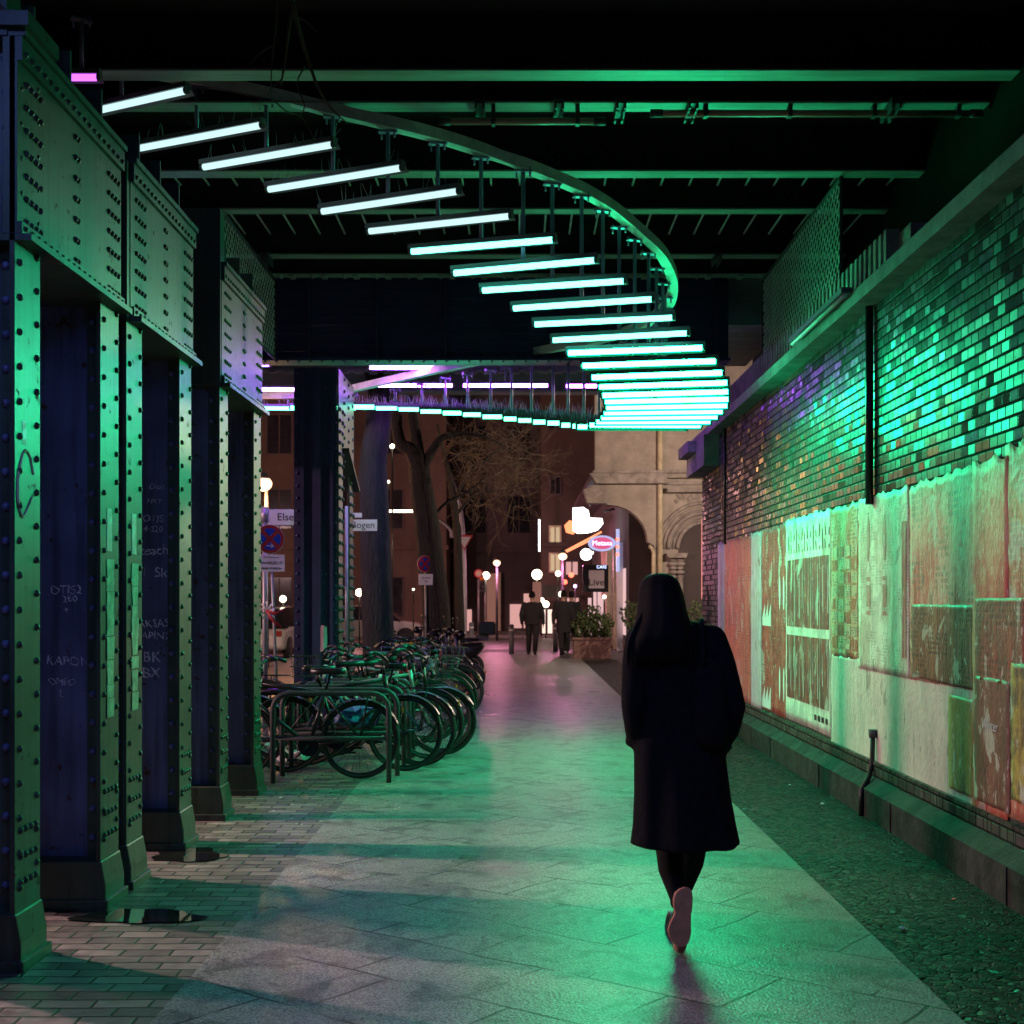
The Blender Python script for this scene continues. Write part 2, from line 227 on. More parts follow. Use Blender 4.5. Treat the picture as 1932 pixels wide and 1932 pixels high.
M = dict(
 slabs=mat_slabs(), clinker=mat_clinker(), mosaic=mat_mosaic(), brick=mat_glazed_brick(),
 darkbrick=mat_clinker('street_setts', .18, .12, (.06, .06, .06), (.14, .13, .12)),
 asphalt=pm('asphalt', (.06, .058, .055), .45, var=.35, vs=2, bump=.5, bs=90),
 earth=pm('earth', (.07, .06, .055), .8, var=.3, bump=.4),
 steel=mat_steel('green_painted_steel', (.048, .080, .052), (.026, .044, .030)), web_tint=mat_steel('web_blue_light_tint', (.13, .15, .30), (.08, .09, .19), .62),  # web: blue-violet light put into the paint colour
 steelw=pm('grey_painted_steel', (.17, .17, .20), .5, var=.2, vs=3, bump=.12, bs=25),
 steeld=pm('sooty_steel', (.055, .055, .06), .6, var=.3, vs=3),
 beam=pm('pale_painted_beam', (.34, .36, .33), .55, var=.2, vs=2.5, stretch=(.4, 3, 1), base2=(.2, .21, .18)),
 endg=pm('girder_violet_light_navy', (.035, .025, .10), .5, var=.2),  # navy stands for violet light on the steel, put into the colour
 shade_black=pm('near_black_shade', (.005, .005, .0055), .95, var=.3, spec=.1),  # near black stands for shade above the tubes, put into the wall colour
 soot=pm('soot_black_soffit', (.014, .014, .015), .9, var=.3),
 rail=pm('galvanised_rail', (.66, .67, .64), .5, 0, var=.2, vs=5),
 rod=pm('painted_hanger', (.30, .27, .42), .4, .3, bump=0),
 fixt=pm('enamel_fixture', (.11, .12, .12), .4, bump=0, var=.1),
 conc=pm('weathered_concrete', (.22, .21, .20), .85, var=.35, vs=4, bump=.7, bs=30, bd=.012),
 ledge=pm('mossy_ledge_concrete', (.035, .035, .032), .8, var=.4, vs=6, bump=.6, bs=35, bd=.012, spec=.1),
 stone=pm('pale_facade_stone', (.36, .31, .26), .85, var=.18, vs=2.5, bump=.3, bs=14, bd=.02),
 stone2=pm('carved_facade_stone', (.30, .26, .23), .85, var=.3, vs=5, bump=.5, bs=20, bd=.02),
 brown=pm('brown_render', (.09, .065, .05), .9, var=.3, vs=.4, bump=.2, bs=4),
 darkr=pm('dark_render', (.075, .06, .058), .9, var=.3, vs=.5, bump=.2, bs=4),
 bark=pm('bark', (.018, .015, .013), .9, var=.45, vs=5, bump=.9, bs=14, bd=.05, stretch=(2, 2, .5)),
 twig=pm('twig_bark', (.13, .10, .065), .85, var=.3, bump=0),
 black=pm('black_paint', (.015, .015, .016), .35, bump=0),
 rubber=pm('tyre_rubber', (.018, .018, .018), .7, bump=.2),
 chrome=pm('dull_chrome', (.04, .04, .045), .33, 1., bump=0),
 zinc=pm('galvanised_pole', (.38, .36, .38), .45, .5, var=.15, bump=0),
 white=pm('white_sign_film', (.72, .72, .72), .45, bump=0, var=.05),
 red=pm('red_sign_film', (.50, .02, .025), .45, bump=0, var=.05),
 blue=pm('blue_sign_film', (.012, .06, .45), .45, bump=0, var=.05),
 ink=pm('black_lettering', (.012, .012, .014), .5, bump=0),
 coat=pm('black_wool', (.010, .010, .011), .95, var=.3, vs=30, bump=.6, bs=160, bd=.003, spec=.15),
 hair=pm('dark_hair', (.009, .008, .008), .75, var=.3, vs=60, bump=.5, bs=90, bd=.004, stretch=(6, 6, .3), spec=.12),
 tights=pm('black_tights', (.009, .009, .010), .85, bump=0, spec=.2),
 skin=pm('skin', (.42, .25, .18), .55, bump=0, var=.08),
 sole=pm('tan_sole', (.80, .33, .21), .6, var=.15, vs=18, bump=.4, bs=70),
 dark=pm('dark_cloth', (.016, .015, .017), .9, var=.3, vs=8, bump=.3, bs=60),
 leaf=pm('bush_leaf', (.06, .085, .03), .6, bump=0, var=.4, vs=20),
 terra=pm('planter_clay', (.20, .12, .10), .8, var=.2),
 puddle=pm('puddle_water', (.012, .012, .011), .03, bump=.05, bs=9, bd=.003, spec=.6),
 glass=pm('dark_glass', (.02, .02, .025), .08, bump=0, spec=.6),
 cream=pm('cream_vinyl', (.55, .46, .30), .45, bump=0),
 yellow=pm('yellow_plastic', (.62, .55, .06), .4, bump=0),
 carw=pm('white_car_paint', (.60, .58, .55), .25, bump=0, coat=.5, var=.03),
 card=pm('dark_car_paint', (.05, .05, .06), .2, bump=0, coat=.6, var=.05),
 carr=pm('red_car_paint', (.28, .03, .025), .22, bump=0, coat=.6, var=.05),
 tape=pm('pasted_paper_strip', (.42, .44, .34), .6, var=.4, vs=14, bump=.5, bs=30),
 chalk=pm('scratched_graffiti', (.75, .70, .90), .7, bump=0),
 tarp=pm('blue_plastic_bag', (.07, .16, .42), .4, bump=.6, bs=12, bd=.03),
 bagw=pm('white_plastic_bag', (.62, .57, .60), .4, bump=.5, bs=12, bd=.03),
 orange=pm('orange_reflector', (.7, .2, .03), .3, bump=0),
 copper=pm('dusty_pink_pipe', (.42, .23, .18), .4, bump=0),
 e_green=em('green_white_tube', (.009, 1, .37), 135),
 e_near=em('cyan_white_tube', (.62, .92, .95), 1.15), e_mid=em('mint_white_tube', (.12, 1, .72), 6.5),
 e_tail=em('green_white_far_tube', (.08, 1, .50), 11),
 e_mag=em('magenta_tube', (.62, .12, 1), 2.2),
 e_vio=em('violet_tube', (.40, .09, 1), 95),
 e_blue=em('blue_violet_tube', (.20, .32, 1), 95),
 e_pink=em('pale_pink_tube', (.9, .45, 1), 5),
 e_warm=em('warm_lamp', (1, .62, .30), 60),
 e_globe=em('globe_lamp', (1, .88, .62), 7),
 e_white=em('white_light_box', (1, .96, .98), 6),
 e_cool=em('cool_light_strip', (.55, .65, 1), 3),
 e_red=em('red_lamp', (1, .09, .05), 6),
 e_orange=em('orange_neon', (1, .25, .10), 2.2),
 e_win=em('lit_window', (1, .72, .42), .6),
 e_door=em('lit_doorway', (1, .42, .30), .22),
 e_shop=em('lit_shop_window', (1, .62, .62), .8),
 e_vneon=em('pale_blue_neon', (.55, .60, 1), .9),
)
# ------------------------------------------------------------------ mesh builder
class MB:
    def __init__(s): s.v = []; s.f = []; s.sm = []
    def add(s, vs, fs, smooth=False):
        o = len(s.v); s.v += [tuple(v) for v in vs]; s.f += [[i+o for i in f] for f in fs]; s.sm += [smooth]*len(fs); return s
    def box(s, x0, x1, y0, y1, z0, z1, mtx=None):
        vs = [Vector((x, y, z)) for x in (x0, x1) for y in (y0, y1) for z in (z0, z1)]
        if mtx: vs = [mtx @ v for v in vs]
        return s.add(vs, [(0,1,3,2),(4,6,7,5),(0,4,5,1),(2,3,7,6),(0,2,6,4),(1,5,7,3)])
    def cyl(s, a, b, r0, r1=None, n=8, cap=True, smooth=True):
        a, b = Vector(a), Vector(b); r1 = r0 if r1 is None else r1
        d = (b-a); 
        if d.length < 1e-6: return s
        d.normalize(); u = d.orthogonal().normalized(); w = d.cross(u)
        vs = []; 
        for p, r in ((a, r0), (b, r1)):
            for i in range(n):
                t = 2*PI*i/n; vs.append(p+(u*math.cos(t)+w*math.sin(t))*r)
        s.add(vs, [(i, (i+1) % n, n+(i+1) % n, n+i) for i in range(n)], smooth)
        if cap:
            o = len(s.v)-2*n
            s.f += [[o+i for i in reversed(range(n))], [o+n+i for i in range(n)]]; s.sm += [False, False]
        return s
    def path(s, pts, r, n=8, smooth=True, closed=False):
        pts = [Vector(p) for p in pts]; m = len(pts); rs = r if isinstance(r, (list, tuple)) else [r]*m
        vs = []; u = None
        for i, p in enumerate(pts):
            if closed: d = pts[(i+1) % m]-pts[i-1]
            else: d = pts[min(i+1, m-1)]-pts[max(i-1, 0)]
            d.normalize()
            if u is None: u = d.orthogonal().normalized()
            else:
                u = u-d*u.dot(d); u.normalize()
            w = d.cross(u)
            for k in range(n):
                t = 2*PI*k/n; vs.append(p+(u*math.cos(t)+w*math.sin(t))*rs[i])
        fs = []
        for i in range(m if closed else m-1):
            j = (i+1) % m
            fs += [(i*n+k, i*n+(k+1) % n, j*n+(k+1) % n, j*n+k) for k in range(n)]
        s.add(vs, fs, smooth)
        if not closed: s.add([], []); o = len(s.v)-m*n; s.f += [[o+k for k in reversed(range(n))], [o+(m-1)*n+k for k in range(n)]]; s.sm += [False, False]
        return s
    def sph(s, c, r, n=10, m=6, sc=(1, 1, 1), smooth=True):
        c = Vector(c); vs = [c+Vector((0, 0, r*sc[2]))]
        for j in range(1, m):
            p = PI*j/m
            for i in range(n):
                t = 2*PI*i/n; vs.append(c+Vector((r*sc[0]*math.sin(p)*math.cos(t), r*sc[1]*math.sin(p)*math.sin(t), r*sc[2]*math.cos(p))))
        vs.append(c-Vector((0, 0, r*sc[2]))); fs = [(0, 1+i, 1+(i+1) % n) for i in range(n)]
        for j in range(m-2):
            fs += [(1+j*n+i, 1+(j+1)*n+i, 1+(j+1)*n+(i+1) % n, 1+j*n+(i+1) % n) for i in range(n)]
        o = 1+(m-2)*n; fs += [(o+i, len(vs)-1, o+(i+1) % n) for i in range(n)]
        return s.add(vs, fs, smooth)
    def rivet(s, p, nrm, r=.017):
        p = Vector(p); d = Vector(nrm).normalized(); u = d.orthogonal().normalized(); w = d.cross(u); vs = []
        for rr, h in ((r, 0), (r*.86, r*.45), (r*.45, r*.85)):
            for i in range(7):
                t = 2*PI*i/7; vs.append(p+(u*math.cos(t)+w*math.sin(t))*rr+d*h)
        fs = [(j*7+i, j*7+(i+1) % 7, (j+1)*7+(i+1) % 7, (j+1)*7+i) for j in range(2) for i in range(7)]
        fs.append([14+i for i in range(7)])
        return s.add(vs, fs, True)
    def prism(s, prof, y0, y1, axis='y'):          # profile (a,b) swept along an axis
        n = len(prof)
        if axis == 'y': f = lambda a, b, c: (a, c, b)
        elif axis == 'x': f = lambda a, b, c: (c, a, b)
        else: f = lambda a, b, c: (a, b, c)
        vs = [f(a, b, y0) for a, b in prof]+[f(a, b, y1) for a, b in prof]
        return s.add(vs, [(i, (i+1) % n, n+(i+1) % n, n+i) for i in range(n)]+[list(reversed(range(n))), list(range(n, 2*n))])
    def loft(s, rings, smooth=True, cap=True):
        n = len(rings[0]); m = len(rings); vs = [v for r in rings for v in r]
        fs = [(j*n+i, j*n+(i+1) % n, (j+1)*n+(i+1) % n, (j+1)*n+i) for j in range(m-1) for i in range(n)]
        s.add(vs, fs, smooth)
        if cap: o = len(s.v)-n*m; s.f += [[o+i for i in reversed(range(n))], [o+(m-1)*n+i for i in range(n)]]; s.sm += [smooth, smooth]
        return s
    def build(s, name, mat, parent=None, mods=(), fix=True):
        me = bpy.data.meshes.new(name); me.from_pydata(s.v, [], s.f)
        me.polygons.foreach_set('use_smooth', s.sm); me.validate(); me.update()
        if fix:
            b = bmesh.new(); b.from_mesh(me); bmesh.ops.recalc_face_normals(b, faces=b.faces); b.to_mesh(me); b.free()
        o = bpy.data.objects.new(name, me); COL.objects.link(o)
        if isinstance(mat, (list, tuple)):
            for q in mat: me.materials.append(q)
        else: me.materials.append(mat)
        if parent is not None:
            o.parent = parent; o.matrix_parent_inverse = Matrix.Identity(4)
            if parent.get('_w'): # parent empties built around world-space meshes
                o.matrix_parent_inverse = parent.matrix_basis.inverted()
        for k in mods: k(o)
        return o
def thing(name, label, cat, loc=(0, 0, 0), rz=0, group=None, world=True):
    o = bpy.data.objects.new(name, None); COL.objects.link(o); o.location = loc; o.rotation_euler = (0, 0, rz)
    o.empty_display_size = .2; o['label'] = label; o['category'] = cat
    if group: o['group'] = group
    if world:
        WORLD.append(o)
    return o
WORLD = []
def part(mb, name, mat, parent, mods=()):          # mesh given in world coordinates when parent was made with world=True
    o = mb.build(name, mat, None, mods); o.parent = parent
    if parent in WORLD or parent.parent in WORLD:
        root = parent if parent in WORLD else parent.parent
        if parent in WORLD:
            rm = Matrix.Translation(root.location) @ Matrix.Rotation(root.rotation_euler.z, 4, 'Z')
            o.matrix_parent_inverse = rm.inverted()
    return o
def tag(o, label=None, cat=None, group=None, kind=None):
    if label: o['label'] = label
    if cat: o['category'] = cat
    if group: o['group'] = group
    if kind: o['kind'] = kind
    return o
def struct(mb, name, mat): return tag(mb.build(name, mat), kind='structure')
def copy_tree(o, parent=None):
    c = o.copy(); COL.objects.link(c); c.parent = parent
    if parent is not None: c.matrix_parent_inverse = o.matrix_parent_inverse.copy()
    for ch in list(o.children): copy_tree(ch, c)
    return c
def text_obj(name, s, size, mat, mtx, parent=None, ext=.002, align='CENTER', off=0.):
    cu = bpy.data.curves.new(name, 'FONT'); cu.body = s; cu.size = size; cu.extrude = ext; cu.align_x = align; cu.align_y = 'CENTER'; cu.offset = off; cu.resolution_u = 3
    to = bpy.data.objects.new(name+'_c', cu); COL.objects.link(to)
    dg = bpy.context.evaluated_depsgraph_get(); me = bpy.data.meshes.new_from_object(to.evaluated_get(dg))
    bpy.data.objects.remove(to); me.name = name; me.transform(mtx)
    o = bpy.data.objects.new(name, me); COL.objects.link(o); me.materials.clear(); me.materials.append(mat)
    if parent is not None:
        o.parent = parent
        if parent in WORLD:
            rm = Matrix.Translation(parent.location) @ Matrix.Rotation(parent.rotation_euler.z, 4, 'Z'); o.matrix_parent_inverse = rm.inverted()
    return o
FRONT = Matrix.Rotation(PI/2, 4, 'X')             # text standing up, read from -Y
def at(p, rz=0): return Matrix.Translation(p) @ Matrix.Rotation(rz, 4, 'Z') @ FRONT
def lamp(name, loc, energy, color, size=.1, parent=None, spot=None, rot=None):
    if spot:
        l = bpy.data.lights.new(name, 'SPOT'); l.spot_size = spot; l.spot_blend = .4
    else: l = bpy.data.lights.new(name, 'POINT')
    l.energy = energy; l.color = color; l.shadow_soft_size = size
    o = bpy.data.objects.new(name, l); COL.objects.link(o); o.location = loc
    if rot: o.rotation_euler = rot
    if parent is not None:
        o.parent = parent
        if parent in WORLD: o.matrix_parent_inverse = (Matrix.Translation(parent.location) @ Matrix.Rotation(parent.rotation_euler.z, 4, 'Z')).inverted()
    return o
def m_sub(l): 
    def f(o): q = o.modifiers.new('s', 'SUBSURF'); q.levels = l; q.render_levels = l
    return f
def m_remesh(v, sm=True):
    def f(o): q = o.modifiers.new('r', 'REMESH'); q.mode = 'VOXEL'; q.voxel_size = v; q.use_smooth_shade = sm
    return f
def m_smooth(n, fac=.5):
    def f(o): q = o.modifiers.new('sm', 'SMOOTH'); q.iterations = n; q.factor = fac
    return f
def m_bevel(w, n=2):
    def f(o): q = o.modifiers.new('b', 'BEVEL'); q.width = w; q.segments = n; q.limit_method = 'ANGLE'
    return f
# ================================================================== SETTING
def sheet(name, mat, x0, x1, y0, y1, z, kind='structure'):
    b = MB(); b.add([(x0, y0, z), (x1, y0, z), (x1, y1, z), (x0, y1, z)], [(0, 1, 2, 3)])
    return tag(b.build(name, mat), kind=kind)
sheet('ground', M['earth'], -150, 150, -60, 250, -.16)
sheet('road', M['asphalt'], -60, 60, 41.5, 58, -.12)
sheet('side_street', M['asphalt'], -16, -6.2, -30, 41.5, -.124)
b = MB(); b.box(-5.9, 14, -6, 41.2, -.15, -.006); struct(b, 'pavement', M['darkbrick'])
b = MB(); b.box(-6.15, -5.9, -6, 41.4, -.16, .0); b.box(-5.9, 14, 41.2, 41.4, -.16, .0); struct(b, 'kerb', M['conc'])
b = MB(); b.box(-60, 60, 58, 90, -.15, .0); struct(b, 'far_pavement', M['conc'])
b = MB(); b.box(-60, -16, -30, 41.5, -.15, .0); struct(b, 'opposite_pavement', M['conc'])
sheet('clinker_strip', M['clinker'], -5.2, -1.345, -4, 15.6, .002)
sheet('footway', M['slabs'], -1.345, 1.63, -4, 39, .006)
sheet('cobble_strip', M['mosaic'], 1.63, 2.50, -4, 34, .002)
def puddle(cx, cy, rx, ry, seed):
    r = random.Random(seed); n = 40; b = MB(); ph = [r.uniform(0, 6) for _ in range(4)]
    vs = [(cx, cy, .0085)]
    for i in range(n):
        t = 2*PI*i/n; k = 1+.14*math.sin(2*t+ph[0])+.10*math.sin(3*t+ph[1])+.08*math.sin(5*t+ph[2])+.05*math.sin(9*t+ph[3])
        vs.append((cx+rx*k*math.cos(t), cy+ry*k*math.sin(t), .0085))
    b.add(vs, [(0, 1+i, 1+(i+1) % n) for i in range(n)])
    return b.build('puddle', M['puddle'])
g = 'puddles on the left clinker paving'
for (x, y, w, h, l) in ((262, 1731, 105, 15, 'wide puddle of dark water beside the riveted column base, mirroring the light tubes'),
                        (118, 1715, 45, 7, 'small thin puddle just beyond the nearest riveted column'),
                        (356, 1615, 72, 12, 'puddle reflecting green tubes near the foot of the fourth column')):
    Y = CH*FP/(y-CY); X = (x-CX)*Y/FP; rx = w*Y/FP; ry = (CH*FP/(y-h-CY)-CH*FP/(y+h-CY))/2
    o = puddle(X, Y, rx, ry, int(x)); tag(o, l, 'puddle', g)

# ================================================================== BRICK WALL (right)
XW = 2.60
wall = thing('brick_wall', 'long wall of dark glazed bricks along the right side of the underpass', 'wall', (XW+.2, 8, 0))
b = MB(); b.box(XW, XW+.6, -4, 18.8, .38, 3.699); part(b, 'wall_face', M['brick'], wall)
b = MB(); b.prism([(2.47, 0), (XW+.3, 0), (XW+.3, .27), (2.57, .27), (2.47, .20)], -4, 17.9)
for k in range(9): b.box(2.462, 2.47, .4+2.1*k, .415+2.1*k, 0, .2)
part(b, 'plinth', M['ledge'], wall)
b = MB()
for k in range(110):
    y = -3+.19*k; b.box(2.566, XW+.05, y, y+.182, .271, .379)
part(b, 'brick_ledge', M['brick'], wall)
b = MB(); b.prism([(2.44, 3.70), (2.44, 3.80), (2.50, 3.86), (XW+.9, 3.86), (XW+.9, 3.70)], -4, 18.9)
ub = MB(); ub.box(3.45, 3.9, -4, 18.8, 3.861, 5.61); part(ub, 'upper_wall', M['shade_black'], wall)
b.box(2.40, XW+.5, 17.2, 18.95, 3.30, 3.70); b.box(2.28, XW+.5, 17.9, 18.95, 3.55, 3.698)
part(b, 'coping', M['conc'], wall)
b = MB(); b.box(2.75, 2.95, 9.3, 18.9, 3.86, 4.20)
for k in range(60): b.box(2.66, 2.76, 9.6+.14*k, 9.67+.14*k, 3.862, 4.24)
part(b, 'parapet_edge', M['conc'], wall)
b = MB(); b.box(XW-.004, XW, 16.95, 17.0, .4, 3.6); part(b, 'expansion_joint', M['black'], wall)

def mesh_fence(x, y0, y1, z0, z1, label, sg):
    t = thing('mesh_fence', label, 'fence', (x, (y0+y1)/2, z0), group='expanded metal screens under the bridge deck')
    b = MB(); b.path([(x, y0, z0), (x, y0, z1), (x, y1, z1), (x, y1, z0)], .02, 6, False, True); part(b, 'frame', M['steeld'], t)
    b = MB(); h = z1-z0; dz = .062; n = int((y1-y0)/.13)
    for k in range(-int(h/.12)-1, int((y1-y0)/.12)+2):       # two sets of slanting strands
        for s in (1, -1):
            ya = y0+k*.12; a0, a1 = (ya, ya+h*1.0)
            if s < 0: pts = [(ya, z1), (ya+h, z0)]
            else: pts = [(ya, z0), (ya+h, z1)]
            (ya_, za), (yb_, zb) = pts
            def clip(ya_, za, yb_, zb):
                if yb_ <= y0 or ya_ >= y1: return None
                if ya_ < y0: f = (y0-ya_)/(yb_-ya_); za = za+(zb-za)*f; ya_ = y0
                if yb_ > y1: f = (y1-ya_)/(yb_-ya_); zb = za+(zb-za)*f; yb_ = y1
                return ya_, za, yb_, zb
            c = clip(ya_, za, yb_, zb)
            if c: b.cyl((x, c[0], c[1]), (x, c[2], c[3]), .0055, n=4, cap=False)
    part(b, 'mesh', M['rail'], t)
mesh_fence(2.75, 11.3, 14.9, 4.27, 5.15, 'expanded metal screen above the brick wall on the right', 1)
mesh_fence(-2.75, 12.2, 14.9, 4.27, 5.15, 'dark expanded metal screen above the columns on the left', 1)

pipe = thing('drain_pipe', 'thin black drain pipe running down the brick wall behind the posters', 'pipe', (XW-.04, 9.7, 0))
b = MB(); b.path([(XW-.035, 9.7, 3.70), (XW-.035, 9.7, 2.25)], .03, 8); part(b, 'upper_pipe', M['black'], pipe)
b = MB(); b.path([(XW-.03, 9.62, .58), (XW-.035, 9.62, .36), (2.52, 9.55, .27), (2.455, 9.5, .18), (2.455, 9.5, .0)], .019, 8); part(b, 'lower_pipe', M['black'], pipe)
b = MB(); b.cyl((XW-.03, 9.62, .55), (XW-.03, 9.62, .61), .028, .034, 10); part(b, 'collar', M['steeld'], pipe)
o = MB().cyl((XW-.02, 16.6, 2.25), (XW-.02, 16.6, 3.7), .016, n=6).build('wall_cable', M['black']); tag(o, 'thin dark cable down the brick wall near its far end', 'cable')
ft = thing('light_fixture', 'unlit tube fixture lying along the coping of the brick wall', 'light', (2.42, 10.6, 3.8))
b = MB(); b.box(2.36, 2.44, 9.7, 11.6, 3.80, 3.84); part(b, 'housing', M['fixt'], ft); b = MB(); b.cyl((2.39, 9.72, 3.785), (2.39, 11.58, 3.785), .015); part(b, 'tube', M['rail'], ft)

# ---------- posters: each a pasted sheet with torn edges
def wy(x): return XW*FP/(x-CX)
def poster(xa, xb, z0, z1, mat, label, lift=.004, rag=.012, seed=0, name='poster', group='posters pasted on the brick wall', parts=None):
    ya, yb = wy(xb), wy(xa); r = random.Random(seed*17+3); X = XW-lift
    t = thing(name, label, 'poster', (X, (ya+yb)/2, z0), group=group)
    nz, ny = 26, max(4, int((yb-ya)/.06)); vs = []; fs = []
    jt = [r.gauss(0, rag*(.9 if z1 > 2 else .12)) for _ in range(ny+1)]; jb = [r.gauss(0, rag*.10)+rag*.15*math.sin(k*.23+seed) for k in range(ny+1)]
    jl = [r.gauss(0, rag*.4) for _ in range(nz+1)]; jr = [r.gauss(0, rag*.4) for _ in range(nz+1)]
    for i in range(ny+1):
        for j in range(nz+1):
            u, v = i/ny, j/nz; y = ya+(yb-ya)*u; z = (z0+jb[i])+(z1+jt[i]-z0-jb[i])*v
            if i == 0: y += jl[j]
            if i == ny: y += jr[j]
            bl = .0015*math.sin(y*23+seed)*math.sin(z*9+seed)
            vs.append((X-bl-(.012*abs(jt[i])/max(rag, 1e-3)*.15 if j == nz else 0), y, z))
    q = lambda i, j: i*(nz+1)+j
    for i in range(ny):
        for j in range(nz): fs.append((q(i, j), q(i+1, j), q(i+1, j+1), q(i, j+1)))
    b = MB(); b.add(vs, fs, True)
    o = part(b, 'sheet', mat, t, [lambda o: (lambda m: (setattr(m, 'thickness', .0015), setattr(m, 'offset', 0)))(o.modifiers.new('t', 'SOLIDIFY'))])
    if parts: parts(t, ya, yb, X)
    return t
RED = (.46, .085, .065); WHT = (.78, .74, .67); ORG = (.48, .20, .11)
poster(1355, 1368, .37, 2.28, mat_poster('p_lilac', (.55, .42, .52), (.60, .48, .55), (.5, .4, .5), seed=1, streak=.4), 'narrow lilac-pink strip of poster at the far end of the wall', seed=1)
poster(1368, 1418, .38, 2.28, mat_poster('p_salmon', (.55, .17, .13), (.42, .12, .12), (.52, .34, .26), seed=2, streak=.8, text=.4, sc=1.4), 'plain salmon red poster left of the white strip', seed=2)
poster(1418, 1438, .36, 2.29, mat_poster('p_strip', (.56, .50, .54), (.50, .44, .50), (.3, .2, .22), seed=3), 'narrow whitish torn strip between two red posters', seed=3, lift=.007)
def pp_red(t, ya, yb, X):
    for (zz, hh) in ((1.62, .34), (.72, .34)):
        b = MB()
        for yy in (ya+.10, ya+.30): b.add([(X-.004, yy+.035*math.cos(a), zz+hh/2*math.sin(a)) for a in [2*PI*k/16 for k in range(16)]], [list(range(16))])
        part(b, 'print', M['white'], t)
    b = MB()
    for zz in (1.28, .42):
        for k in range(3): b.add([(X-.004, yb-.05-.16*k, zz), (X-.004, yb-.05-.16*(k+1), zz), (X-.004, yb-.05-.16*(k+1), zz+.24), (X-.004, yb-.05-.16*k, zz+.08)], [(0, 1, 2, 3)])
    part(b, 'print', M['white'], t)
poster(1438, 1484, .40, 2.29, mat_poster('p_redwhite', (.45, .10, .08), (.26, .07, .06), (.45, .25, .2), seed=4, text=.5, sc=1.6), 'red poster with white saw-tooth shapes and tall white ovals', seed=4, parts=pp_red)
MP5D = mat_poster('p_panel_ink', (.22, .06, .05), (.10, .05, .045), (.35, .2, .15), seed=6, sc=4)
def pp_win(t, ya, yb, X):
    w = yb-ya; r = random.Random(5)
    b = MB(); n = 5; pw = (w-.10)/n
    for (za, zb) in ((1.30, 1.93), (.62, 1.22)):
        for k in range(n): b.add([(X-.004, ya+.05+pw*k+.015, za), (X-.004, ya+.05+pw*(k+1)-.015, za), (X-.004, ya+.05+pw*(k+1)-.015, zb), (X-.004, ya+.05+pw*k+.015, zb)], [(0, 1, 2, 3)])
    part(b, 'printed_panels', MP5D, t)
    b = MB()
    for (za, zb) in ((1.33, 1.90), (.66, 1.18)):
        for k in range(n*2):
            yy = ya+.08+(w-.16)*k/(n*2-1); h0 = r.uniform(.0, .3)*(zb-za); h1 = r.uniform(.6, 1)*(zb-za); ww = r.uniform(.006, .022)
            b.add([(X-.006, yy, za+h0), (X-.006, yy+ww, za+h0), (X-.006, yy+ww*.6, za+h1), (X-.006, yy+ww*.2, za+h1)], [(0, 1, 2, 3)])
    part(b, 'printed_streaks', M['white'], t)
    b = MB()
    for k in range(15):      # broken tall headline strokes
        yy = ya+.05+(w-.1)*k/15; 
        for (za, zb) in ((1.99, 2.02+.05*(k % 3)), (2.10, 2.16+.05*((k*7) % 2))):
            s_ = .02*((k*5) % 3-1); b.add([(X-.004, yy, za), (X-.004, yy+.03, za), (X-.004, yy+.03+s_, zb), (X-.004, yy+s_, zb)], [(0, 1, 2, 3)])
    for k in range(4): b.add([(X-.004, ya+.1+.14*k, .50), (X-.004, ya+.19+.14*k, .50), (X-.004, ya+.19+.14*k, .55), (X-.004, ya+.1+.14*k, .55)], [(0, 1, 2, 3)])
    part(b, 'headline', M['ink'], t)
poster(1484, 1569, .41, 2.31, mat_poster('p_window', WHT, (.46, .45, .42), (.40, .30, .27), seed=5, streak=.7), 'white poster with two rows of tall dark red panels under a broken headline', seed=5, lift=.006, parts=pp_win)
def pp_table(t, ya, yb, X):
    w = yb-ya; b = MB(); c = MB(); r = random.Random(9)
    for i in range(4):
        for j in range(8):
            y0 = ya+.04+(w-.08)*i/4; z0 = 1.16+.105*j
            (b if (i+j) % 3 else c).add([(X-.004, y0+.01, z0), (X-.004, y0+(w-.08)/4-.012, z0), (X-.004, y0+(w-.08)/4-.012, z0+.085), (X-.004, y0+.01, z0+.085)], [(0, 1, 2, 3)])
    part(b, 'printed_boxes', PB1, t); part(c, 'printed_boxes', PB2, t)
PB1 = mat_poster('p_box_pale', (.52, .46, .36), (.50, .38, .28), (.4, .2, .15), seed=8, text=.8, ts=(.02, .02)); PB2 = mat_poster('p_box_red', (.42, .16, .10), (.35, .12, .08), (.45, .3, .2), seed=8.5)
poster(1569, 1622, 1.09, 2.30, mat_poster('p_orange', ORG, (.56, .40, .28), (.62, .54, .42), seed=7, text=.6, ts=(.03, .03)), 'orange poster printed with a table of small boxes', seed=7, parts=pp_table)
poster(1569, 1850, .34, 1.10, mat_poster('p_grey', (.60, .50, .48), (.70, .58, .55), (.48, .38, .37), seed=9, streak=.7, sc=1.2), 'blank pale grey paper band pasted low beneath the printed posters', seed=9, lift=.003)
def pp_ex(t, ya, yb, X):
    b = MB(); w = yb-ya
    for u in (.45, .78):
        yc = ya+w*u
        b.add([(X-.004, yc+.035*math.cos(a), 2.0+.17*math.sin(a)) for a in [2*PI*k/16 for k in range(16)]], [list(range(16))])
        for (za, zb) in ((1.44, 1.47), (1.50, 1.66), (1.69, 1.72)):
            b.add([(X-.004, yc-.05, za), (X-.004, yc+.05, za), (X-.004, yc+.05, zb), (X-.004, yc-.05, zb)], [(0, 1, 2, 3)])
    part(b, 'print', PX1, t)
    b = MB(); b.add([(X-.005, ya+.06, 1.16), (X-.005, ya+.16, 1.16), (X-.005, ya+.16, 2.08), (X-.005, ya+.06, 2.08)], [(0, 1, 2, 3)]); part(b, 'print', PX2, t)
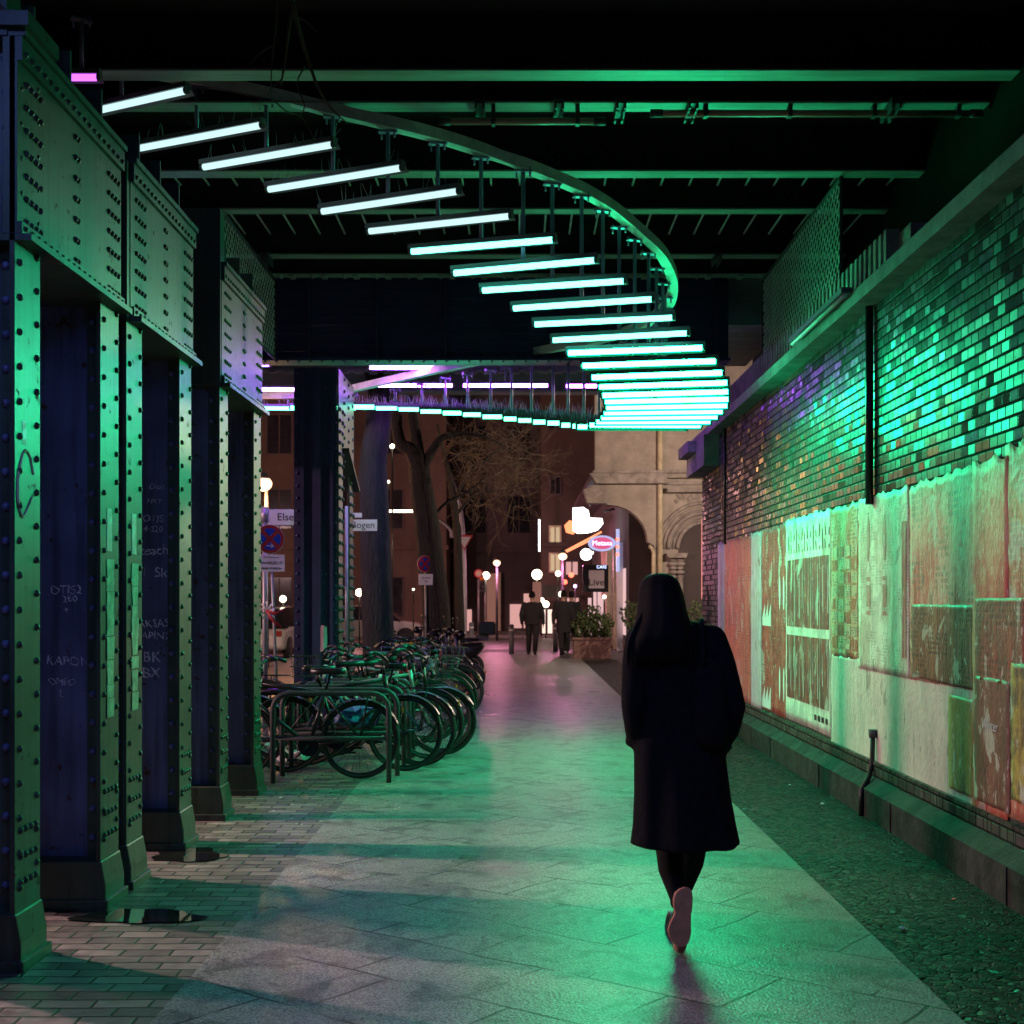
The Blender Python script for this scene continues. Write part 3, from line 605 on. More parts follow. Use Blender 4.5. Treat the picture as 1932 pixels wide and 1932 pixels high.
PX1 = mat_poster('p_print_rose', (.48, .24, .2), (.46, .3, .26), (.46, .4, .36), seed=11); PX2 = mat_poster('p_print_red', (.38, .10, .10), (.30, .08, .08), (.45, .3, .28), seed=12)
poster(1622, 1718, 1.03, 2.31, mat_poster('p_pale', WHT, (.52, .44, .38), (.42, .38, .34), seed=10, text=.35, ts=(.03, .022), streak=.8), 'washed-out white poster with two faint marks and a tall red bar', seed=10, lift=.008, parts=pp_ex)
poster(1718, 1845, 1.03, 2.31, mat_poster('p_ruddy', (.60, .38, .32), (.52, .13, .12), (.62, .42, .36), seed=13, text=.5, ts=(.05, .04), sc=1.5), 'big wrinkled poster fading from cream at the top to brownish red', seed=13, lift=.006, rag=.02)
poster(1838, 1905, .36, 2.33, mat_poster('p_bigred', (.52, .30, .22), (.46, .08, .08), (.30, .08, .06), seed=14, sc=1.7), 'large blood red poster with a peeling cream top', seed=14, lift=.009, rag=.02)
poster(1900, 2200, .40, 2.36, mat_poster('p_coral', (.50, .16, .12), (.36, .12, .10), (.50, .34, .25), seed=15, text=.3, sc=1.9), 'coral red poster at the nearest end of the wall', seed=15, lift=.007, rag=.02)
poster(1722, 1844, 1.04, 1.52, mat_poster('p_rust', (.20, .08, .055), (.13, .06, .045), (.34, .16, .10), seed=23, text=.8, ts=(.04, .03), sc=2.5), 'rusty brown strip of small print across the lower half of the wrinkled poster', seed=23, lift=.0085)
poster(1843, 1940, 1.10, 1.56, mat_poster('p_umber', (.14, .07, .05), (.22, .07, .06), (.34, .10, .08), seed=24, text=.5, sc=3), 'dark umber torn sheet across the middle of the blood red poster', seed=24, lift=.0115, rag=.018)
poster(1792, 1842, .42, .98, mat_poster('p_ochre', (.30, .22, .08), (.34, .26, .12), (.25, .18, .12), seed=16, sc=3), 'small ochre bill pasted over the low grey paper', seed=16, lift=.007)
def pp_winter(t, ya, yb, X):
    m = Matrix.Translation((X-.004, (ya+yb)/2+.02, .86)) @ Matrix.Rotation(-PI/2, 4, 'Z') @ FRONT
    text_obj('print', 'Winter', .085, M['bagw'], m, t, .0005)
poster(1842, 1910, .42, 1.12, mat_poster('p_winter', (.13, .07, .05), (.20, .09, .07), (.10, .06, .05), seed=17, sc=2), 'dark brown poster low on the wall with small pale lettering', seed=17, lift=.012, parts=pp_winter)
poster(1912, 1990, .50, 1.22, mat_poster('p_yellowtxt', (.12, .07, .05), (.42, .32, .10), (.3, .2, .08), seed=18, sc=6), 'dark poster with ragged yellow lettering at the right edge', seed=18, lift=.013)

def cr0(pts, n=5):
    pts = [Vector(p) for p in pts]; out = []
    for i in range(len(pts)-1):
        a, b_, c, d = pts[max(i-1, 0)], pts[i], pts[i+1], pts[min(i+2, len(pts)-1)]
        for k in range(n): t = k/n; out.append(.5*((2*b_)+(c-a)*t+(2*a-5*b_+4*c-d)*t*t+(3*b_-a-3*c+d)*t**3))
    return out+[pts[-1]]
# ================================================================== RIVETED COLUMNS AND GIRDERS (left)
XC = -2.10
def column(y0, y1, ztop, label, extend=None, stickers=False, graf=None, xback=-2.62, zbase=.20):
    """H column: face flange towards the path, web across, flared foot"""
    ym = (y0+y1)/2; t = thing('steel_column', label, 'column', ((XC+xback)/2, ym, 0), group='riveted steel columns on the left')
    r = random.Random(int(y0*100))
    b = MB(); th = .022; b.box(XC-th, XC, y0, y1, .24, ztop)
    b.box(XC-.10, XC-th, ym-.045, ym-.012, .24, ztop); b.box(XC-.10, XC-th, ym+.012, ym+.045, .24, ztop)
    k = 0; z = .34
    while z < ztop-.05:
        b.rivet((XC, y0+.05, z), (1, 0, 0)); b.rivet((XC, y1-.045, z+.07), (1, 0, 0)); z += .146
    for zz in (.36, .47, .58):
        for q in range(4): b.rivet((XC, y0+.03+(y1-y0-.06)*(q+.5)/4, zz), (1, 0, 0))
    part(b, 'face_flange', M['steel'], t)
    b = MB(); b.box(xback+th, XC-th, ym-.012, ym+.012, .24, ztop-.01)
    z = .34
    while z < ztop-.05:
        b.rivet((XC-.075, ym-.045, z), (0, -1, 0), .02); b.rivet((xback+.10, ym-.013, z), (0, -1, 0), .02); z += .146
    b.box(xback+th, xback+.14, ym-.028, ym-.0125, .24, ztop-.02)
    part(b, 'web', M['web_tint'], t)
    b = MB(); b.box(xback, xback+th, y0, y1, .24, ztop); part(b, 'back_flange', M['steel'], t)
    b = MB(); b.prism([(xback-.03, 0), (XC+.028, 0), (XC+.028, .12), (XC+.006, .24), (xback, .24)], y0-.012, y1+.012); b.box(xback-.05, XC+.045, y0-.03, y1+.03, -.005, .05)
    part(b, 'base', M['steel'], t, [m_bevel(.008)])
    if extend:
        if y0 < 6: b = MB(); b.box(xback, XC+.07, y0-.04, y1+.04, ztop+.03, ztop+.09); b.box(xback, XC+.03, y0-.02, ym, ztop+.40, ztop+.43); part(b, 'cap', M['steel'], t)
        b = MB(); b.box(xback, XC+(.006 if y0 > 6 else -.03), y0-.01, y1*.5+y0*.5, ztop+.001, extend); part(b, 'head', M['steel'], t)
    if stickers:
        b = MB(); z = .95
        for k in range(9):
            h = r.uniform(.06, .13); w = r.uniform(.10, .13); b.add([(XC+.003+r.uniform(0, .004), ym-w/2+r.uniform(-.01, .01), z), (XC+.003, ym+w/2, z), (XC+.006, ym+w/2, z+h), (XC+.003, ym-w/2, z+h)], [(0, 1, 2, 3)]); z += h+r.uniform(.0, .01)
            if z > 1.72: break
        part(b, 'pasted_strip', M['tape'], t, [lambda o: setattr(o.modifiers.new('t', 'SOLIDIFY'), 'thickness', .002)])
        b = MB(); b.box(XC, XC+.003, ym-.05, ym+.03, 1.80, 2.02); part(b, 'sticker', M['bagw'], t)
    if graf:
        for (s, dx, z, sz) in graf:
            go = text_obj('graffiti', s, sz*1.05, M['chalk'], at((XC+dx, ym-.0135, z)) @ Matrix.Rotation(r.uniform(-.09, .09), 4, 'Z'), t, .0004, off=-.0007)
            for v in go.data.vertices: v.co.x += .0035*math.sin(v.co.z*210+s.__len__())+.002*math.sin(v.co.x*330); v.co.z += .004*math.sin(v.co.x*150+z*9)
    return t
column(5.52, 5.81, 3.90, 'nearest riveted steel column at the left edge, half out of the picture', extend=5.2)
column(6.65, 6.95, 3.06, 'second riveted column, its blue-lit web scrawled with tags above the wide puddle', stickers=True,
       graf=[('OTIS2', -.22, 1.60, .06), ('260', -.20, 1.555, .05), ('+', -.22, 1.50, .05), ('KAPON', -.21, 1.235, .062), ('OMEO', -.24, 1.13, .045), ('L', -.24, 1.07, .05)])
column(7.09, 7.38, 3.06, 'third riveted column, standing right behind the blue-lit one with a strip of pasted paper', stickers=True, extend=3.9)
column(8.2, 8.49, 3.06, 'fourth riveted column, dark web covered in small white scribbles',
       graf=[('Oluf', -.18, 2.26, .05), ('NKT', -.19, 2.17, .04), ('OTIS', -.2, 2.06, .06), ('4-220', -.2, 1.995, .05), ('zteach', -.21, 1.86, .08), ('Ml  Ski', -.21, 1.72, .085), ('TAKSAS7', -.2, 1.40, .065), ('KAPINX', -.2, 1.325, .065), ('BK', -.21, 1.19, .09), ('BX', -.21, 1.09, .09)])
column(9.3, 9.56, 3.06, 'fifth riveted column, black in shadow, rising past the girder', extend=4.3, xback=-2.5)
column(10.5, 10.78, 3.06, 'sixth riveted column, slim in view beside the bicycle racks', xback=-2.5)
g0 = [o for o in bpy.data.objects if o.get('label', '').startswith('nearest riveted steel column')][0]
def cf(x, y): Y = -XC*FP/(CX-x); return Vector((XC+.001, Y, CH+(CY-y)*Y/FP))
b = MB(); b.path(cr0([cf(33, 950), cf(33, 905), cf(40, 865), (cf(47, 850)), cf(56, 862), cf(62, 895)]), .007, 6); b.path(cr0([cf(33, 925), cf(36, 960), cf(42, 975), cf(50, 962), cf(60, 938)]), .007, 6); part(b, 'graffiti', M['tape'], g0)
b = MB(); b.box(XC, XC+.002, 5.60, 5.645, CH+.66, CH+.76); part(b, 'sticker', M['bagw'], g0)
def girder(y0, y1, label, z0=3.08, z1=3.80):
    t = thing('steel_girder', label, 'girder', (XC, (y0+y1)/2, z0), group='riveted plate girders over the columns')
    b = MB(); b.box(XC-.05, XC+.010, y0, y1, z0, z1)
    for k in range(7):
        z = z0+.07+(z1-z0-.14)*k/6
        for q in range(4):
            b.rivet((XC+.010, y0+.10+.055*q, z), (1, 0, 0), .016); b.rivet((XC+.010, y1-.05-.055*q, z-.01), (1, 0, 0), .016)
        for q in range(2): b.rivet((XC+.010, (y0+y1)/2+.04*q, z), (1, 0, 0), .016)
    part(b, 'web_plate', M['steel'], t)
    b = MB(); b.box(XC-.05, XC+.03, y0, y1, z1+.001, z1+.10)
    k = y0+.04
    while k < y1: b.rivet((XC+.03, k, z1+.035), (1, 0, 0), .014); k += .075
    b.box(XC-.3, XC+.045, y0, y1, z1+.102, z1+.13); part(b, 'top_flange', M['steel'], t)
    b = MB(); b.box(XC-.3, XC+.07, y0, y1, z0-.03, z0-.002); b.box(XC+.011, XC+.03, y0, y1, z0-.001, z0+.05)
    k = y0+.04
    while k < y1: b.rivet((XC+.03, k, z0+.025), (1, 0, 0), .012); k += .075
    part(b, 'bottom_flange', M['steel'], t)
    for k in range(3):
        y = y0+.3+(y1-y0-.5)*k/2; b = MB(); b.box(XC-.14, XC-.03, y, y+.02, z1+.101, z1+.36); part(b, 'stiffener', M['steel'], t)
    return t
girder(5.52, 6.96, 'near riveted girder plate spanning the first two columns')
girder(7.13, 8.50, 'middle riveted girder plate spanning the third and fourth columns')
girder(9.32, 10.79, 'far riveted girder plate spanning the fifth and sixth columns')
# big column under the end girder
t = thing('steel_column', 'tall violet-lit riveted column under the far girder, among the bicycles', 'column', (-2.36, 16.1, 0), group='riveted steel columns on the left')
b = MB(); b.box(-2.12, -2.10, 15.45, 15.80, .3, 4.25); b.box(-2.12, -2.10, 16.45, 16.8, .3, 3.1)
z = .4
while z < 3.9:
    for y in (15.50, 15.74, 16.5, 16.74):
        if y < 16.2 or z < 3.1: b.rivet((-2.10, y, z), (1, 0, 0), .03)
    z += .13
part(b, 'face_flange', M['steel'], t)
b = MB(); b.box(-2.62, -2.10-.021, 15.43, 15.449, .3, 4.25); b.box(-2.54, -2.50, 15.40, 15.429, .3, 4.25); b.box(-2.2, -2.16, 15.40, 15.429, .3, 4.25); b.box(-2.40, -2.30, 15.38, 15.429, .3, 4.25)
z = .4
while z < 4.2:
    for x in (-2.58, -2.25, -2.14): b.rivet((x, 15.43, z), (0, -1, 0), .02)
    z += .146
part(b, 'web', M['endg'], t)
b = MB(); b.add([(-2.13, 15.81, 4.25), (-2.13, 16.85, 4.25), (-2.13, 16.85, 2.95), (-2.13, 15.81, 3.35)], [(0, 1, 2, 3)]); b.add([(-2.10, 15.81, 4.25), (-2.10, 16.85, 4.25), (-2.10, 16.85, 2.95), (-2.10, 15.81, 3.35)], [(3, 2, 1, 0)])
b.box(-2.13, -2.10, 15.805, 15.81, 3.3, 4.25)
for i in range(8):
    for y in (15.9, 16.3, 16.72): b.rivet((-2.10, y, 3.15+.14*i+.06*(y < 16.5)), (1, 0, 0), .025)
b.prism([(15.79, 3.36), (16.86, 2.95), (16.86, 2.92), (15.79, 3.33)], -2.3, -2.02, 'x')
part(b, 'gusset', M['steel'], t)
b = MB(); b.box(-2.70, -2.02, 15.35, 16.95, -.005, .3); part(b, 'base', M['endg'], t, [m_bevel(.02)])

# ================================================================== BRIDGE DECK
br = thing('railway_bridge', 'black underside of the railway bridge with pale cross beams over the path', 'bridge', (0, 6, 5.19))
b = MB(); b.box(-6, 6, -6, 15.3, 5.62, 6.2)
b.box(-6, -3.9, -6, 15.3, 5.2, 5.615)
part(b, 'deck_slab', M['soot'], br)
b = MB(); b.box(-3.68, -3.65, -6, 15.3, 3.30, 5.61); b.box(-3.80, -3.53, -6, 15.3, 3.27, 3.298)  # added plate that blocks side-lamp light above the column girders
for k in range(14): b.box(-3.65, -3.50, -5.5+1.5*k, -5.48+1.5*k, 3.30, 5.6)
part(b, 'light_blocking_fascia', M['endg'], br)
BEAMS = [(9.11, 9.29), (9.70, 9.88), (11.25, 11.43), (12.35, 12.50), (13.98, 14.14), (14.82, 14.97)]
for i, (y0, y1) in enumerate([(3.1, 3.3), (5.0, 5.2), (7.0, 7.2)]+BEAMS):
    ym = (y0+y1)/2; b = MB(); b.box(-3.6, 4.5, y0, y1, 5.19, 5.205); w_b = MB(); w_b.box(-3.6, 4.5, ym-.01, ym+.01, 5.206, 5.615); part(w_b, 'beam_web', M['soot'], br)
    if i >= 8:
        x = -3.4
        while x < 4.4: b.rivet((x, y0+.04, 5.19), (0, 0, -1), .025); b.rivet((x, y1-.04, 5.19), (0, 0, -1), .025); b.box(x+.1, x+.16, y0-.003, y1+.003, 5.17, 5.189); x += .36
    part(b, 'cross_beam', M['beam'], br)
b = MB(); x = -3.4
while x < 4.6:
    for (ya, yb) in ((11.5, 12.3), (12.55, 13.93), (14.2, 14.8)): b.cyl((x, ya, 5.40), (x, yb, 5.40), .011, n=5)
    x += .262
part(b, 'ceiling_rods', M['rail'], br)
for (x, Y) in ((905, 9.62), (1055, 9.62), (1172, 9.62), (1308, 9.62), (1690, 9.62), (500, 13.9), (1355, 13.9)):
    p = P(x, 200, Y); b = MB(); b.box(p.x-.025, p.x+.025, Y-.02, Y+.28, 5.15, 5.185); b.box(p.x-.035, p.x-.02, Y-.03, Y+.29, 5.11, 5.20); b.box(p.x+.02, p.x+.035, Y-.03, Y+.29, 5.11, 5.20)
    for q in (-.04, .04): b.rivet((p.x+q*.6, Y+.02, 5.11), (0, 0, -1), .010); b.rivet((p.x+q*.6, Y+.2, 5.11), (0, 0, -1), .014)
    part(b, 'beam_clamp', M['steeld'], br)
b = MB(); b.box(-3.4, 2.42, 15.30, 15.33, 4.33, 5.6); b.box(-3.4, 2.42, 15.15, 15.48, 4.29, 4.32)
x = -3.2
while x < 2.4: b.box(x, x+.02, 15.2, 15.30, 4.33, 5.6); x += .78
for k in range(9): b.cyl((-3.3, 15.27, 4.42+.1*k), (2.4, 15.27, 4.42+.1*k), .004, n=4)
x = -3.3
while x < 2.4:
    b.rivet((x, 15.30, 4.37), (0, -1, 0), .018); b.rivet((x, 15.2, 4.29), (0, 0, -1), .018); x += .13
part(b, 'end_girder', M['endg'], br)
# second bridge beyond, violet soffit
b2 = thing('railway_bridge', 'second bridge just beyond, its violet-lit soffit showing under the far girder', 'bridge', (0, 17, 4.5))
b = MB(); b.box(-6, 3.2, 15.9, 18.7, 4.85, 5.6); part(b, 'deck_slab', M['beam'], b2)
for y in (16.2, 16.9, 17.6):
    b = MB(); b.box(-6, 2.4, y, y+.16, 4.60, 4.62); b.box(-6, 2.4, y+.07, y+.09, 4.62, 4.845)
    x = -5.8
    while x < 2.4: b.box(x, x+.11, y-.004, y+.164, 4.575, 4.599); x += .19
    part(b, 'cross_beam', M['beam'], b2)
b = MB(); b.box(-6, 2.4, 18.6, 18.63, 4.48, 5.7); b.box(-6, 2.4, 18.45, 18.75, 4.45, 4.478); part(b, 'end_girder', M['beam'], b2)
def fixture(p0, p1, label, memis, group, name='tube_light', par_h=.035, r=.024, rod=None, spikes=0, skirt=0):
    a, c = Vector(p0), Vector(p1); mid = (a+c)/2; d = (c-a); L = d.length; d.normalize()
    rz = math.atan2(d.y, d.x)
    t = thing(name, label, 'light', (mid.x, mid.y, mid.z+.05), group=group)
    b = MB(); b.cyl(a+d*.025, c-d*.025, r, n=10); part(b, 'tube', memis, t)
    b = MB(); b.cyl(a, a+d*.024, r*1.08, n=10); part(b, 'end_cap', M['fixt'], t); b = MB(); b.cyl(c-d*.024, c, r*1.08, n=10); part(b, 'end_cap', M['fixt'], t)
    mt = Matrix.Translation(mid) @ Matrix.Rotation(rz, 4, 'Z')
    b = MB(); b.box(-L/2, L/2, -.03, .035, r*.75, r*.75+par_h, mt)
    if not skirt: b.add([mt @ Vector(v) for v in ((-L/2, .03, r*.75), (L/2, .03, r*.75), (L/2, .075, -r*.6), (-L/2, .075, -r*.6))], [(0, 1, 2, 3)])
    part(b, 'housing', M['fixt'], t)
    if skirt: b = MB(); b.box(-L/2, L/2, .0355, .0375, -r-skirt, r*.75+par_h-.001, mt); part(b, 'shade', M['shade_black'], t)
    if rod:
        b = MB(); top = Vector(rod); b.cyl((mid.x, mid.y, mid.z+r*.75+par_h), (mid.x, mid.y, top.z), .016, n=8)
        b.box(-.07, .07, -.03, .03, 0, .014, Matrix.Translation((mid.x, mid.y, top.z-.02)) @ Matrix.Rotation(rz+.5, 4, 'Z'))
        for q in (-.055, .055): b.cyl(mt.to_3x3() @ Vector((q, 0, 0))+Vector((mid.x, mid.y, top.z-.06)), mt.to_3x3() @ Vector((q, 0, 0))+Vector((mid.x, mid.y, top.z+.02)), .008, n=6)
        part(b, 'hanger', M['rod'], t)
    if spikes:
        b = MB(); rr = random.Random(int(mid.x*100))
        for k in range(spikes):
            u = rr.uniform(-L/2, L/2); q = mt @ Vector((u, rr.uniform(-.02, .03), r+par_h-.01)); b.cyl(q, q+Vector((rr.gauss(0, .025), rr.gauss(0, .03), rr.uniform(.07, .13))), .0016, .0007, n=3, cap=False)
        o = part(b, 'bird_spikes', M['rail'], t); o['kind'] = 'stuff'
    return t
# ---------------- swirl of light tubes
TB = [(120, 223, 345, 172, .00372), (240, 284, 510, 233, .0039), (375, 317, 637, 271, .0039), (497, 359, 767, 315, .0039), (601, 400, 870, 360, .0039),
 (690, 437, 968, 407, .0040), (772, 475, 1048, 452, .0041), (847, 516, 1133, 490, .0041), (908, 548, 1180, 530, .0042), (964, 582, 1235, 564, .0043),
 (1006, 612, 1272, 599, .0044), (1038, 642, 1302, 628, .0045), (1070, 666, 1328, 656, .00455), (1098, 690, 1352, 681, .0046), (1115, 712, 1365, 703, .0047),
 (1130, 730, 1373, 722, .0048), (1137, 746, 1374, 739, .0049), (1140, 758, 1376, 753, .0050), (1142, 769, 1374, 765, .0051), (1135, 779, 1368, 776, .0052),
 (1130, 788, 1358, 786, .0053), (1125, 796, 1340, 795, .0054), (1112, 802, 1322, 803, .0055), (1095, 805, 1290, 806, .0056)]
RAILP = [(60, 105, .0037), (200, 130, .0038), (378, 163, .0039), (513, 190, .0039), (640, 222, .0039), (740, 245, .0039), (830, 268, .0040), (915, 295, .0041), (985, 320, .0041), (1047, 345, .0042), (1100, 368, .0043),
 (1150, 398, .0044), (1190, 430, .0045), (1222, 458, .00455), (1245, 482, .0046), (1260, 507, .0047), (1269, 533, .0048), (1269, 560, .0049), (1260, 582, .0050), (1240, 603, .0052), (1210, 622, .0054), (1175, 636, .0056),
 (1130, 648, .0058), (1055, 662, .0060), (985, 675, .0062), (905, 688, .0063), (820, 705, .0065), (720, 727, .0067), (640, 744, .0069), (540, 752, .0071), (440, 750, .0073)]
rail3 = [P(x, y, d*FP) for x, y, d in RAILP]
def cr(pts, n=5):
    pts = [Vector(p) for p in pts]
    out = []
    for i in range(len(pts)-1):
        a, b_, c, d = pts[max(i-1, 0)], pts[i], pts[i+1], pts[min(i+2, len(pts)-1)]
        for k in range(n):
            t = k/n; out.append(.5*((2*b_)+(c-a)*t+(2*a-5*b_+4*c-d)*t*t+(3*b_-a-3*c+d)*t**3))
    out.append(pts[-1]); return out
rl = cr(rail3, 5)
b = MB(); rings = []
for i, p in enumerate(rl):
    d = (rl[min(i+1, len(rl)-1)]-rl[max(i-1, 0)]); d.z = 0; d.normalize(); n_ = Vector((-d.y, d.x, 0))
    rings.append([p+n_*.045, p-n_*.045, p-n_*.045+Vector((0, 0, .085)), p+n_*.045+Vector((0, 0, .085))])
b.loft(rings, smooth=False); o = b.build('curved_rail', M['rail']); tag(o, 'curved steel band sweeping in a loop under the deck, light tubes hang from it', 'rail')
def rail_z(x, y):
    best = min(rl, key=lambda p: (p.x-x)**2+(p.y-y)**2); return best.z
gl = 'light tubes hanging in a swirl under the bridge'
ordn = ['first', 'second', 'third', 'fourth', 'fifth', 'sixth', 'seventh', 'eighth', 'ninth', 'tenth', 'eleventh', 'twelfth', 'thirteenth', 'fourteenth', 'fifteenth', 'sixteenth', 'seventeenth', 'eighteenth', 'nineteenth', 'twentieth', 'twenty-first', 'twenty-second', 'twenty-third', 'twenty-fourth']
for i, (xl, yl, xr, yr, D) in enumerate(TB):
    Y = D*FP; zc = (CY-(yl+yr)/2)*D
    a = Vector(((xl-CX)*zc/(CY-yl), FP*zc/(CY-yl), CH+zc)); c = Vector(((xr-CX)*zc/(CY-yr), FP*zc/(CY-yr), CH+zc))
    m = (a+c)/2; d = (c-a).normalized(); a = m-d*.6; c = m+d*.6
    if i < 12: lab = '%s hanging light tube counted down from the top left of the swirl%s' % (ordn[i], ', stained' if i in (0, 7) else '')
    else: lab = '%s hanging light tube down the swirl, in the tightly stacked bright rows' % ordn[i]
    ri = 1 if i == 0 else i
    idx = min(range(len(rl)), key=lambda k: (rl[k].x-m.x)**2+(rl[k].y-m.y)**2)
    fixture(a, c, lab, M['e_near'] if i < 6 else (M['e_mid'] if i < 12 else M['e_green']), gl, rod=(m.x, m.y, rl[idx].z), spikes=14 if 0 < i < 5 else 0, skirt=.014 if i > 11 else 0)
pl = [(1076, 804, .0057), (1055, 802, .0058), (1029, 798, .0059), (1002, 796, .0060), (974, 793, .0061), (947, 790, .0062), (907, 786, .00625), (870, 782, .0063), (832, 779, .0064), (790, 776, .0065), (749, 772, .0066), (706, 770, .0067), (657, 767, .0068), (600, 768, .0069), (545, 769, .0070), (480, 770, .0071)]
for i, (x, y, D) in enumerate(pl):
    a = P(x, y, D*FP); L = 1.2 if i < 13 else .9
    if i >= 13: c = a+Vector((L, .05, 0)); 
    else: c = a+Vector((L, .06, 0))
    lab = 'light tube in the far tail of the swirl, %s counted leftwards from the bright stack' % ordn[i]
    m = (a+c)/2; idx = min(range(len(rl)), key=lambda k: (rl[k].x-m.x)**2+(rl[k].y-m.y)**2)
    fixture(a, c, lab, M['e_tail'], gl, rod=(m.x, m.y, max(rl[idx].z, m.z+.15)), spikes=34, r=.026)
a = P(118, 146, .0036*FP); c = P(190, 126, .0036*FP); c.z = a.z
fixture(a, c, 'short magenta light tube glowing at the top left above the girder', M['e_mag'], 'violet light tubes at the near end', rod=(((a+c)/2).x, a.y, a.z+.4))
# violet end of the same installation, above and behind the viewer, and under the second bridge
for i, (x, y, z) in enumerate([(-1.7, 1.2, 4.2), (-.9, 2.0, 4.1), (-.2, .6, 4.3), (-3.0, 3.4, 4.5)]):
    fixture((x, y, z), (x+1.2, y+.2, z), 'violet light tube hanging behind the viewpoint, %s of the near end' % ordn[i], M['e_blue'], 'violet light tubes at the near end', rod=(x+.6, y+.1, 5.18))
for i, (x, y, z) in enumerate([(-4.0, 17.3, 4.30), (-2.0, 17.35, 4.36), (-.75, 17.35, 4.36), (.6, 17.4, 4.36), (-4.1, 15.75, 4.35), (-1.85, 16.25, 4.40)]):
    fixture((x, y, z), (x+1.15, y, z), 'violet light tube under the second bridge, %s from the left' % ordn[i], M['e_vio'], 'violet light tubes under the second bridge', rod=(x+.55, y, 4.6))
# dusty unlit tubes under the second beam
for (x0, x1, y_, lab) in ((850, 1120, 229, 'unlit pinkish tube lamp under the near cross beam'), (1250, 1830, 214, 'long dusty pink conduit under the near cross beam, running to the right')):
    Yp = 9.75; a = P(x0, y_, Yp); c = P(x1, y_, Yp); c.z = a.z
    t = thing('tube_lamp' if x0 < 900 else 'conduit', lab, 'lamp' if x0 < 900 else 'pipe', a+(c-a)/2)
    b = MB(); b.cyl(a, c, .026, n=10); part(b, 'tube', M['copper'], t)
    b = MB(); k = a.x+.3
    while k < c.x: b.box(k, k+.03, Yp-.035, Yp+.035, a.z-.03, 5.188); part(b, 'bracket', M['steeld'], t); b = MB(); k += .62
    for e0 in (a-Vector((.09, 0, 0)), c): b = MB(); b.cyl(e0, e0+Vector((.09, 0, 0)), .03, n=10); part(b, 'end_socket', M['steeld'], t)
# bare branch reaching in under the deck
bc = thing('bare_branch', 'brown bare branch hanging in under the deck at the top left', 'branch', P(545, 0, 8.6))
def branch(b, pts, r0, r1, n=5): 
    q = [P(x, y, Y) for x, y, Y in pts]; q = cr(q, 3); m = len(q); b.path(q, [r0+(r1-r0)*i/(m-1) for i in range(m)], n)
b = MB(); br_ = [([(548, -60, 8.5), (552, 10, 8.5), (545, 50, 8.5), (538, 110, 8.5), (530, 160, 8.5)], .018, .006), ([(552, 5, 8.5), (565, 60, 8.55), (580, 110, 8.6), (600, 165, 8.6), (625, 205, 8.7), (655, 232, 8.7)], .018, .004),
 ([(520, -60, 8.4), (522, 30, 8.4), (518, 70, 8.4), (512, 130, 8.4), (512, 190, 8.4)], .008, .004), ([(515, 85, 8.4), (490, 100, 8.4), (470, 125, 8.4)], .005, .002), ([(560, 30, 8.5), (582, 45, 8.5), (600, 62, 8.5)], .007, .002), ([(512, 185, 8.4), (540, 210, 8.5), (570, 222, 8.6), (592, 262, 8.6)], .006, .003), ([(575, 125, 8.6), (560, 160, 8.6), (575, 200, 8.6), (560, 225, 8.6)], .006, .003), ([(530, 150, 8.5), (515, 165, 8.5), (505, 180, 8.5)], .004, .002)]
for pts, r0, r1 in br_: branch(b, pts, r0, r1)
part(b, 'twigs', M['twig'], bc)
# ================================================================== WOMAN
S = .00228
def wp(x, y, Y=5.7): return Vector(((x-CX)*S, Y, CH+(CY-y)*S))
def ring(xc, Y, z, rx, ry, n=20, p=2.3):
    out = []
    for i in range(n):
        t = 2*PI*i/n; c, s_ = math.cos(t), math.sin(t)
        out.append(Vector((xc+rx*math.copysign(abs(c)**(2/p), c), Y+ry*math.copysign(abs(s_)**(2/p), s_), z)))
    return out
def chain(b, pts, rs, n=10):
    for i in range(len(pts)-1): b.cyl(pts[i], pts[i+1], rs[i], rs[i+1], n)
    for p, r in zip(pts, rs): b.sph(p, r, n, 6)
wom = thing('person', 'long-haired woman in a knee-length black coat walking away, one shoe sole showing', 'person', (.70, 5.75, 0))
b = MB()
chain(b, [wp(1262, 1235), wp(1258, 1180), wp(1246, 1150)], [.062, .05, .05])
b.sph(wp(1244, 1128, 5.72), .088, 16, 12, (.82, 1.0, 1.10)); b.sph(wp(1243, 1128, 5.82), .016, 8, 6, (.7, 1.4, 1.3))
b.cyl(wp(1243, 1142, 5.80), wp(1243, 1146, 5.83), .03, .02)
for sx in (-1, 1): b.sph(wp(1243+sx*35, 1128, 5.71), .02, 8, 6, (.5, .8, 1.2))
b.loft([ring((1278-CX)*S, 5.72, wp(0, y).z, w_, d_) for y, w_, d_ in ((1200, .155, .08), (1230, .17, .10), (1290, .15, .10), (1350, .125, .09), (1400, .15, .11), (1440, .16, .11))])
chain(b, [wp(1207, 1215), wp(1193, 1320, 5.64), wp(1206, 1392, 5.78)], [.045, .036, .026])
chain(b, [wp(1350, 1215), wp(1376, 1325, 5.64), wp(1355, 1395, 5.78)], [.045, .036, .026])
for (hx, hy) in ((1218, 1402), (1345, 1405)):      # hands in the pockets
    h0 = wp(hx, hy, 5.80); b.sph(h0, .04, 10, 6, (.7, .45, 1.1))
    for f in range(4): b.path([h0+Vector((-.024+.016*f, .005, -.03)), h0+Vector((-.024+.016*f, .012, -.065)), h0+Vector((-.022+.015*f, -.002, -.088+.004*abs(f-1)))], [.009, .008, .007], 6)
    b.path([h0+Vector((.03, .01, -.0)), h0+Vector((.042, .018, -.03)), h0+Vector((.036, .02, -.055))], [.011, .009, .008], 6)
legL = ([wp(1264, 1430, 5.74), wp(1268, 1560, 5.80), wp(1270, 1600, 5.84), wp(1271, 1645, 5.80), wp(1286, 1712, 5.735)], [.085, .066, .060, .054, .031])
